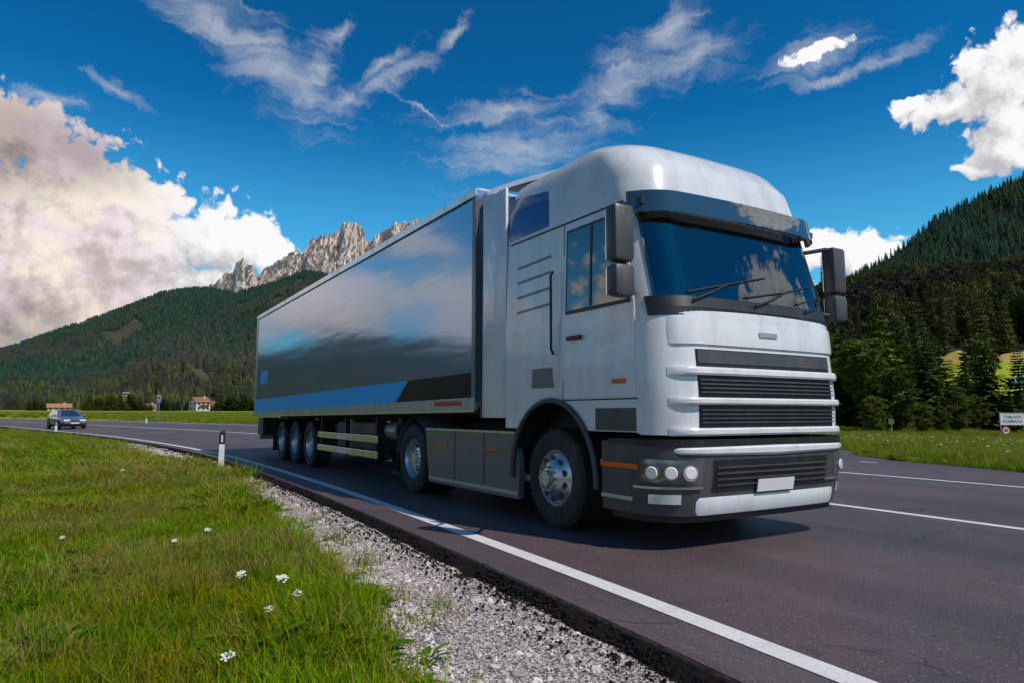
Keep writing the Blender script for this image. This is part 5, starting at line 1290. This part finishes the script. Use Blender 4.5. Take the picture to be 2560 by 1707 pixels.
# ------------------------------------------------------------------ the small car
def build_car():
    k = int(np.argmin(np.hypot(C[:, 0] + 34.0, C[:, 1] - 50.0)))
    p = C[k] + Nr[k] * 1.55; s = SS[k]; hd = math.atan2(-Tn[k, 1], -Tn[k, 0]) 
    o = empty('hatchback_car', (p[0], p[1], float(road_z(s, 1.55))), hd + R(4), 'small blue grey hatchback car coming round the bend on the near lane, far left', 'car')
    st = [(-2.05, .40, .72, .70), (-1.98, .30, .88, .78), (-1.6, .26, .93, .83), (-.8, .22, .94, .85), (.1, .22, .93, .85), (.95, .22, .92, .84), (1.35, .24, .86, .83), (1.80, .26, .76, .80), (2.02, .30, .68, .76), (2.10, .36, .58, .70)]
    b = MB(); rows = []
    for x, lo, hi, w in st:
        rows.append([(x, -w * .80, lo), (x, -w * .97, lo + .10), (x, -w, (lo + hi) / 2), (x, -w * .985, hi - .14), (x, -w * .90, hi - .03), (x, -w * .5, hi + .01), (x, 0, hi + .02), (x, w * .5, hi + .01), (x, w * .90, hi - .03), (x, w * .985, hi - .14), (x, w, (lo + hi) / 2), (x, w * .97, lo + .10), (x, w * .80, lo), (x, -w * .80, lo)])
    b.grid(rows); b.add(rows[0][:-1], [tuple(range(13))]); b.add(rows[-1][:-1], [tuple(range(13))])
    body = b.build('body', M['carblue'], o, smooth=40)
    # greenhouse: roof, pillars and glass
    B = [(-1.86, .78), (1.02, .78)]; Tt = [(-1.45, .60), (.22, .60)]
    g1 = MB(); lv = []
    for t, bul in ((0, 0), (.5, .01), (.92, .0), (1.0, -.03)):
        xr = B[0][0] + (Tt[0][0] - B[0][0]) * t; xF = B[1][0] + (Tt[1][0] - B[1][0]) * t; w = .80 + (.60 - .80) * t + bul; z = .90 + .48 * t
        c = .16
        lv.append([(xr, -w + c, z), (xr + c * .6, -w, z), (xF - c, -w, z), (xF, -w + c * 1.4, z), (xF + .05, 0, z), (xF, w - c * 1.4, z), (xF - c, w, z), (xr + c * .6, w, z), (xr, w - c, z), (xr - .03, 0, z), (xr, -w + c, z)])
    g1.grid(lv); g1.add([(x * .9, y * .85, 1.405) for x, y, z in lv[-1][:-1]], [tuple(range(10))]); g1.grid([lv[-1], [(x * .9 - .0, y * .85, 1.405) for x, y, z in lv[-1]]])
    cab = g1.build('cabin', M['carblue'], o, smooth=40)
    def quad(name, P, mat, par, push):
        c = Vector((-.4, 0, .6)); n = (Vector(P[1]) - Vector(P[0])).cross(Vector(P[2]) - Vector(P[0])).normalized()
        if n.dot(Vector(P[0]) - c) < 0: n = -n
        Q = [Vector(p) + n * push for p in P]; q2 = [Vector(p) for p in P]; m = len(P)
        return MB().add(Q + q2, [tuple(range(m))] + [(i, (i + 1) % m, m + (i + 1) % m, m + i) for i in range(m)]).build(name, mat, par)
    def lerp(z): t = (z - .90) / .48; return (B[0][0] + (Tt[0][0] - B[0][0]) * t, B[1][0] + (Tt[1][0] - B[1][0]) * t, .80 - .20 * t)
    a = lerp(.94); c = lerp(1.33)
    quad('windscreen', [(a[1] + .03, -.60, .94), (a[1] + .07, 0, .94), (a[1] + .03, .60, .94), (c[1] + .03, .44, 1.33), (c[1] + .07, 0, 1.33), (c[1] + .03, -.44, 1.33)], M['glass'], cab, .015)
    quad('rear_window', [(a[0] - .02, -.55, .96), (a[0] - .02, .55, .96), (c[0] - .02, .42, 1.32), (c[0] - .02, -.42, 1.32)], M['glass'], cab, .02)
    for s_ in (-1, 1):
        for x0, x1, x2, x3 in ((.70, -.28, -.28, .16), (-.36, -1.12, -1.05, -.36), (-1.18, -1.55, -1.28, -1.11)):
            quad('side_window', [(x0, s_ * a[2], .95), (x1, s_ * a[2], .95), (x2, s_ * c[2], 1.31), (x3, s_ * c[2], 1.31)], M['glass'], cab, .025)
        MB().box(-.33, -.29, s_ * .86 - .004, s_ * .86 + .004, .30, .88).build('door_seam', M['black'], body)
        MB().box(-1.6, 1.3, s_ * .865 - .01, s_ * .865 + .01, .50, .56, .004).build('side_moulding', M['dgrey'], body)
        MB().box(.55, .75, s_ * .95 - .09, s_ * .95 + .09, .92, 1.05, .03).build('wing_mirror', M['carblue'], body)
        h = MB().box(1.96, 2.10, s_ * .50 - .20, s_ * .50 + .20, .56, .68, .02).build('headlight', M['lampglass'], body)
        for x in (-1.28, 1.30):
            w = MB(); w.lathe([(.17, 0), (.19, -.02 * -s_ * 0), (.29, 0), (.31, -s_ * .03), (.31, -s_ * .17), (.17, -s_ * .18)], (x, s_ * .86, .31), 'y', 28); wh = w.build('wheel', M['rubber'], o, smooth=30)
            r_ = MB(); r_.lathe([(.19, 0), (.17, -s_ * .02), (.10, -s_ * .01), (0, s_ * .0)], (x, s_ * .862, .31), 'y', 24); r_.build('rim', M['rim'], wh)
            MB().lathe([(.37, 0), (0, 0)], (x, s_ * .853, .33), 'y', 28).build('wheel_well', M['black'], o)
    MB().box(2.06, 2.125, -.26, .26, .57, .66, .01).build('grille', M['black'], body)
    MB().box(2.0, 2.17, -.72, .72, .36, .53, .03).build('bumper', M['dgrey'], body)
    MB().box(2.172, 2.178, -.70, .70, .455, .475).build('bumper_trim', M['alu'], body)
    MB().box(2.168, 2.18, -.26, .26, .38, .45).build('number_plate', M['plate'], body)
    MB().box(-2.05, 2.0, -.7, .7, .17, .26).build('underbody', M['black'], o)
build_car()

# ------------------------------------------------------------------ grass, weeds, flowers, stones
def blade(b, x, y, ang, h, lean, w, mi=0, segs=3):
    dx, dy = math.cos(ang), math.sin(ang); sx, sy = -dy, dx; L = []; Rr_ = []
    for i in range(segs):
        t = i / segs; q = lean * h * t * t * 1.0; z = h * (t - 0.25 * lean * t * t); ww = w * (1 - t * .75)
        L.append((x + dx * q - sx * ww, y + dy * q - sy * ww, z)); Rr_.append((x + dx * q + sx * ww, y + dy * q + sy * ww, z))
    t = 1; tip = (x + dx * lean * h, y + dy * lean * h, h * (1 - .3 * lean))
    v = [p for pr in zip(L, Rr_) for p in pr] + [tip]; f = [(2 * i, 2 * i + 1, 2 * i + 3, 2 * i + 2) for i in range(segs - 1)] + [(2 * segs - 2, 2 * segs - 1, 2 * segs)]
    b.add(v, f, mi)
def tuft(seed, n, rad, h0, h1, w, lean=(.2, 1.0), mats=('grass',), dryp=0.0):
    r = random.Random(seed); b = MB()
    for _ in range(n):
        a = r.random() * 6.28; q = rad * math.sqrt(r.random())
        blade(b, q * math.cos(a), q * math.sin(a), r.random() * 6.28, r.uniform(h0, h1), r.uniform(*lean), w * r.uniform(.7, 1.3), 1 if r.random() < dryp else 0)
    return mesh_only(b.build('tuft', [M[m] for m in mats], fixn=False))
def rosette(seed, n, L, w, up=(.2, .7), mats='weed', lobes=0):
    r = random.Random(seed); b = MB()
    for k in range(n):
        a = 2 * PI * k / n + r.uniform(-.3, .3); l = L * r.uniform(.6, 1.1); e = r.uniform(*up); dx, dy = math.cos(a), math.sin(a); sx, sy = -dy, dx
        prof = [(0, .12), (.2, .45), (.45, 1.0), (.7, .85), (.9, .4), (1, .02)]
        Lr = []
        for t, q in prof:
            z = l * (e * t - .55 * e * t * t) + .01; d = l * t * .9; ww = w * q * (1 + (lobes * .3 * math.sin(t * 25)))
            Lr.append([(dx * d - sx * ww, dy * d - sy * ww, z + ww * .25), (dx * d, dy * d, z - .002), (dx * d + sx * ww, dy * d + sy * ww, z + ww * .25)])
        b.grid(Lr)
    return mesh_only(b.build('rosette', M[mats], fixn=False))
TUFTS = [tuft(1, 42, .11, .05, .13, .0030, mats=('grass', 'dry'), dryp=.07), tuft(2, 36, .12, .04, .10, .0030, (.4, 1.3), mats=('grass', 'dry'), dryp=.15), tuft(3, 34, .09, .08, .19, .0026, (.1, .8), mats=('grass', 'dry'), dryp=.10),
         tuft(4, 30, .10, .06, .17, .0022, (.3, 1.3), mats=('dry', 'grass'), dryp=.35), rosette(5, 9, .12, .022), rosette(6, 13, .07, .014, (.5, 1.2)), rosette(7, 7, .17, .030, (.3, .9), lobes=1), tuft(8, 60, .10, .02, .06, .0045, (.4, 1.4), mats=('weed', 'grass'), dryp=.3)]
def flower_head(seed):
    r = random.Random(seed); b = MB()
    b.tube([(0, 0, 0), (.01, .0, .12), (.015, .005, .2)], .0022, 4, 0)
    for k in range(14):
        a = k * 2.4; q = .022 * math.sqrt(k / 14); z = .2 + .004 * math.cos(k); x = .015 + q * math.cos(a); y = .005 + q * math.sin(a)
        b.lathe([(.0, z + .003), (.006, z + .002), (.007, z)], (x, y, 0), 'z', 6, 1)
    return mesh_only(b.build('umbel', [M['weed'], M['petal']], fixn=False))
TUFTS.append(flower_head(3))
TALL = [tuft(21, 30, .16, .18, .42, .0045, (.1, .8), mats=('grass', 'dry'), dryp=.15), tuft(22, 26, .16, .22, .50, .004, (.1, .6), mats=('dry', 'grass'), dryp=.6), tuft(23, 34, .18, .12, .30, .005, (.3, 1.1), mats=('grass', 'dry'), dryp=.1), rosette(24, 12, .28, .05, (.8, 1.5))]
def polar(n, a0, a1, r0, r1, pw):
    az = np.radians(rng.uniform(a0, a1, n)); u = rng.random(n); e = 2 - pw
    r = (r0**e + u * (r1**e - r0**e))**(1 / e) if abs(e) > 1e-3 else r0 * (r1 / r0)**u
    return r * np.sin(az), r * np.cos(az), r
def grass_left():
    X = []; Y = []; RR = []
    for n, a0, a1, r0, r1, pw in ((62000, -62, 22, 1.2, 16, 1.15), (26000, -52, -5, 14, 70, 1.3)):
        x, y, r = polar(n, a0, a1, r0, r1, pw); X.append(x); Y.append(y); RR.append(r)
    x = np.concatenate(X); y = np.concatenate(Y); r = np.concatenate(RR)
    s, l = lat(x, y); dl = ASPH_L - l
    gw = gravel_w(s)
    edge = dl - gw - (vnoise(x * 3, y * 3, 8) - .5) * .3
    # sparse seedlings on the gravel, thin fringe against the asphalt far away
    k = (edge > 0) | ((edge > -.45) & (rng.random(len(x)) < .05) & (dl > .12)) 
    k &= dl > .10
    x = x[k]; y = y[k]; r = r[k]; dl = dl[k]; edge = edge[k]; n = len(x)
    z = ground_z(x, y) - .005
    pn = fbm(x * .8, y * .8, 3, 77)
    sc = (0.72 + .55 * pn + .30 * rng.random(n)) * (1 + .35 * (np.abs(edge - .25) < .3) * (r < 12)) * np.clip(1.25 - r / 60, .75, 1)
    p = rng.random(n); idx = np.select([p < .24, p < .44, p < .56, p < .63, p < .72, p < .82, p < .86, p < 2.0], [0, 1, 2, 3, 4, 5, 6, 7], 8)
    dryp = fbm(x * .7 + 31, y * .7, 3, 88) > .52
    idx = np.where(dryp & (rng.random(n) < .52), 3, idx)
    lush = fbm(x * 1.1 + 11, y * 1.1, 3, 89) > .60
    idx = np.where(lush & (rng.random(n) < .45) & (idx < 8), rng.choice([4, 5, 6], n), idx); sc = np.where(lush, sc * 1.25, sc)
    wz = np.clip(r / 6, 1, 4.0)
    scatter('verge_grass', np.column_stack([x, y, z]), rots(n, .15), np.column_stack([sc * np.where(((idx >= 4) & (idx < 7)) | (idx == 8), np.minimum(wz, 1.3), wz)] * 2 + [sc]), idx, TUFTS, 'rough green and brownish meadow grass with weeds filling the left foreground', 'grass')
grass_left()
def dead_stems():
    x, y, r = polar(2600, -50, 5, 2.0, 14, 1.2); s, l = lat(x, y); k = (ASPH_L - l - gravel_w(s)) > .15; x = x[k]; y = y[k]; n = len(x)
    b = tuft(61, 3, .03, .14, .30, .0020, (.2, .9), mats=('dry', 'dry')); b2 = tuft(62, 6, .06, .05, .16, .0030, (1.0, 1.8), mats=('dry', 'dry'))
    sc = rng.uniform(.6, 1.1, n)
    scatter('dead_stems', np.column_stack([x, y, ground_z(x, y)]), rots(n, .35), np.column_stack([sc, sc, sc]), rng.integers(0, 2, n), [b, b2], 'straw coloured dead stems poking out of the near meadow grass', 'dry stems')
dead_stems()
def grass_right():
    x, y, r = polar(36000, -2, 56, 9, 75, 1.0); s, l = lat(x, y); d = l - far_w(s)
    k = (d > .05) & (d < 42); x = x[k]; y = y[k]; d = d[k]; r = r[k]; n = len(x)
    z = ground_z(x, y) - .01
    sc = (.55 + .7 * fbm(x * .5, y * .5, 3, 66)) * (0.55 + .45 * sstep(d, .1, 2.5)) * rng.uniform(.8, 1.2, n)
    idx = rng.choice(4, n, p=[.42, .22, .28, .08])
    scatter('right_verge_grass', np.column_stack([x, y, z]), rots(n, .12), np.column_stack([sc * 1.6, sc * 1.6, sc]), idx, TALL, 'tall flowering grass on the verge between the road and the wood at right', 'grass')
    m = 300; x, y, r = polar(m * 3, 8, 45, 12, 44, .8); s, l = lat(x, y); d = l - far_w(s); k = (d > .8) & (fbm(x * .3, y * .3, 3, 12) > .5); x = x[k]; y = y[k]; n = len(x)
    scatter('verge_flowers', np.column_stack([x, y, ground_z(x, y)]), rots(n, .1), np.column_stack([np.full(n, 1.3), np.full(n, 1.3), rng.uniform(1.2, 2.0, n)]), np.zeros(n, int), [TUFTS[8]], 'white umbel flowers scattered through the tall grass of the right verge', 'flowers')
grass_right()
def grass_far():
    x, y, r = polar(26000, -48, -3, 38, 170, 1.2); s, l = lat(x, y); d = l - far_w(s)
    k = d > .1; x = x[k]; y = y[k]; r = r[k]; n = len(x); sc = rng.uniform(.5, 1.0, n) * np.clip(r / 60, 1, 2)
    scatter('field_grass', np.column_stack([x, y, ground_z(x, y) - .01]), rots(n, .1), np.column_stack([sc * 2.2, sc * 2.2, sc * .75]), rng.choice(4, n, p=[.4, .25, .3, .05]), TALL, 'yellow green grass of the flat field beyond the road at left', 'grass')
grass_far()
def stones():
    ms = []
    for i in range(5):
        bm = bmesh.new(); bmesh.ops.create_icosphere(bm, subdivisions=1 if i < 3 else 2, radius=1); r = random.Random(50 + i)
        for v in bm.verts: v.co *= 1 + r.uniform(-.32, .22); v.co.z *= .62; v.co.x *= 1.15
        me = bpy.data.meshes.new('stone'); bm.to_mesh(me); bm.free(); me.materials.append(M['stone']); ms.append(me)
    s = np.concatenate([rng.uniform(-3, 3, 22000), 3 * (26 / 3) ** rng.random(46000)]); 
    s = np.concatenate([s, rng.uniform(17, 31, 9000)])
    w = gravel_w(s) + .22; dl = .10 + (w - .06) * rng.random(len(s))
    cx = np.interp(s, SS, C[:, 0]); cy = np.interp(s, SS, C[:, 1]); nx = np.interp(s, SS, Nr[:, 0]); ny = np.interp(s, SS, Nr[:, 1])
    l = ASPH_L - dl; x = cx + nx * l; y = cy + ny * l; n = len(x)
    k = (w > .30); x = x[k]; y = y[k]; dl = dl[k]; w = w[k]; s = s[k]; n = len(x)
    rel = dl / w
    sz = .0028 + .0055 * rng.random(n) ** 2 + .010 * (rng.random(n) < .10) * rng.random(n) + (rel > .55) * .009 * rng.random(n) ** 1.5 + .02 * (rng.random(n) < .006)
    sz = sz * np.clip(s / 9, 1, 2.2)
    z = ground_z(x, y) + .022 + .02 * (vnoise(x * 5, y * 5, 31) - .5) + sz * .12
    z = np.where(dl < .2, np.maximum(z, -.09), z)
    sc = np.column_stack([sz * rng.uniform(.8, 1.3, n), sz * rng.uniform(.8, 1.3, n), sz * rng.uniform(.7, 1.1, n)])
    scatter('gravel_stones', np.column_stack([x, y, z]), rots(n, .5), sc, rng.integers(0, 5, n), ms, 'pale crushed limestone gravel between the asphalt edge and the grass', 'gravel')
stones()
def crumbs():
    ms = []
    for i in range(3):
        bm = bmesh.new(); bmesh.ops.create_icosphere(bm, subdivisions=1, radius=1); r = random.Random(80 + i)
        for v in bm.verts: v.co *= 1 + r.uniform(-.35, .25)
        me = bpy.data.meshes.new('crumb'); bm.to_mesh(me); bm.free(); me.materials.append(M['asphalt_edge']); ms.append(me)
    s = np.concatenate([rng.uniform(-3, 3, 5000), 3 * (28 / 3) ** rng.random(11000)]); n = len(s)
    dl = .0 + np.abs(rng.normal(.05, .055, n)) + (rng.random(n) < .12) * rng.random(n) * .35
    cx = np.interp(s, SS, C[:, 0]); cy = np.interp(s, SS, C[:, 1]); nx = np.interp(s, SS, Nr[:, 0]); ny = np.interp(s, SS, Nr[:, 1])
    x = cx + nx * (ASPH_L - dl); y = cy + ny * (ASPH_L - dl)
    sz = (.004 + .011 * rng.random(n) ** 2.5) * np.clip(s / 8, 1, 2)
    z = np.where(dl < .12, -.004 - dl * 1.0, -.078) + sz * .2
    scatter('asphalt_crumbs', np.column_stack([x, y, z]), rots(n, .8), np.column_stack([sz, sz, sz * .8]), rng.integers(0, 3, n), ms, 'black crumbs of broken asphalt along the ragged road edge', 'asphalt crumbs')
crumbs()
def wild(x, y, label, kind='u', h=.2, size=1.0):
    z = gz(x, y) - .01
    o = empty('wildflower', (x, y, z), random.random() * .6, label, 'flower', None); o.rotation_euler[0] = .35 if kind == 'u' else .1
    if kind == 'u':
        st = MB(); st.tube([(0, 0, 0), (.008, .004, h * .6), (.0, .0, h)], .0022, 5); hd = []
        hb = MB(); r = random.Random(int(x * 1000))
        for k in range(17):
            a = k * 2.4 + r.random() * .3; q = .040 * size * math.sqrt((k + .3) / 17); px, py = q * math.cos(a), q * math.sin(a); pz = h + .030 - 9.0 * q * q / size + r.uniform(-.006, .006); py -= 0.0
            st.tube([(0, 0, h - .005), (px * .6, py * .6, h + .010), (px, py, pz - .002)], .0008, 3)
            for j in range(5):
                b = j * 1.256; hb.lathe([(0, pz + .003), (.0042 * size, pz + .001), (.0035 * size, pz - .002)], (px + .006 * size * math.cos(b), py + .006 * size * math.sin(b), 0), 'z', 6)
        st.build('stem', M['weed'], o); hb.build('flower_head', M['petal'], o)
    else:
        st = MB(); st.tube([(0, 0, 0), (.004, 0, h * .6), (0, .003, h)], .0013, 5); st.build('stem', M['weed'], o)
        f = MB()
        for j in range(11):
            a = j * 2 * PI / 11; dx, dy = math.cos(a), math.sin(a); sx, sy = -dy, dx; L = .013 * size; w = .003 * size
            f.add([(0, .003, h), (dx * L * .6 - sx * w, .003 + dy * L * .6 - sy * w, h + .004), (dx * L, .003 + dy * L, h + .003), (dx * L * .6 + sx * w, .003 + dy * L * .6 + sy * w, h + .004)], [(0, 1, 2, 3)])
        f.build('flower_head', M['ypetal'], o)
WF = ['bright white umbel flower in the grass, upper left of the foreground pair near the gravel', 'large cream umbel flower in the grass, upper right of the foreground pair near the gravel', 'cream umbel flower in the grass nearest the gravel edge', 'cream umbel flower directly below the foreground pair', 'small white umbel flower lowest to the right near the gravel', 'white umbel flower at the bottom of the photo, closest to the camera', 'small white flower in dark grass well above the foreground pair', 'small cream flower left of the lone white flower in dark grass', 'small pinkish white flower near the left edge of the photo', 'tiny white flower farthest back in the meadow, left of the white post']
WP = [(-1.78, 4.68), (-1.51, 4.56), (-1.27, 4.25), (-1.35, 3.88), (-1.1, 3.64), (-1.26, 3.19), (-2.77, 6.35), (-2.81, 5.81), (-3.87, 6.07), (-7.24, 12.94)]
WS = [(.20, .8), (.21, .95), (.20, .7), (.20, .7), (.18, .6), (.19, .75), (.20, .7), (.18, .55), (.17, .5), (.2, 1.0)]
for (x, y), lab, (h, s_) in zip(WP, WF, WS): wild(x, y, lab, 'u', h, s_)
YP = [(-0.93, 5.0), (-0.87, 4.89), (-0.99, 4.7), (-0.94, 4.69), (-0.88, 4.77)]
YF = ['tiny yellow dandelion-like flower on the gravel, farthest of the yellow group', 'tiny yellow flower on the gravel, rightmost of the yellow group', 'tiny yellow flower on the gravel, leftmost of the yellow group nearest the grass', 'tiny yellow flower just right of the leftmost one on the gravel', 'tiny yellow flower in the middle of the yellow group on the gravel']
for (x, y), lab in zip(YP, YF): wild(x, y, lab, 'y', .07, 1.0)
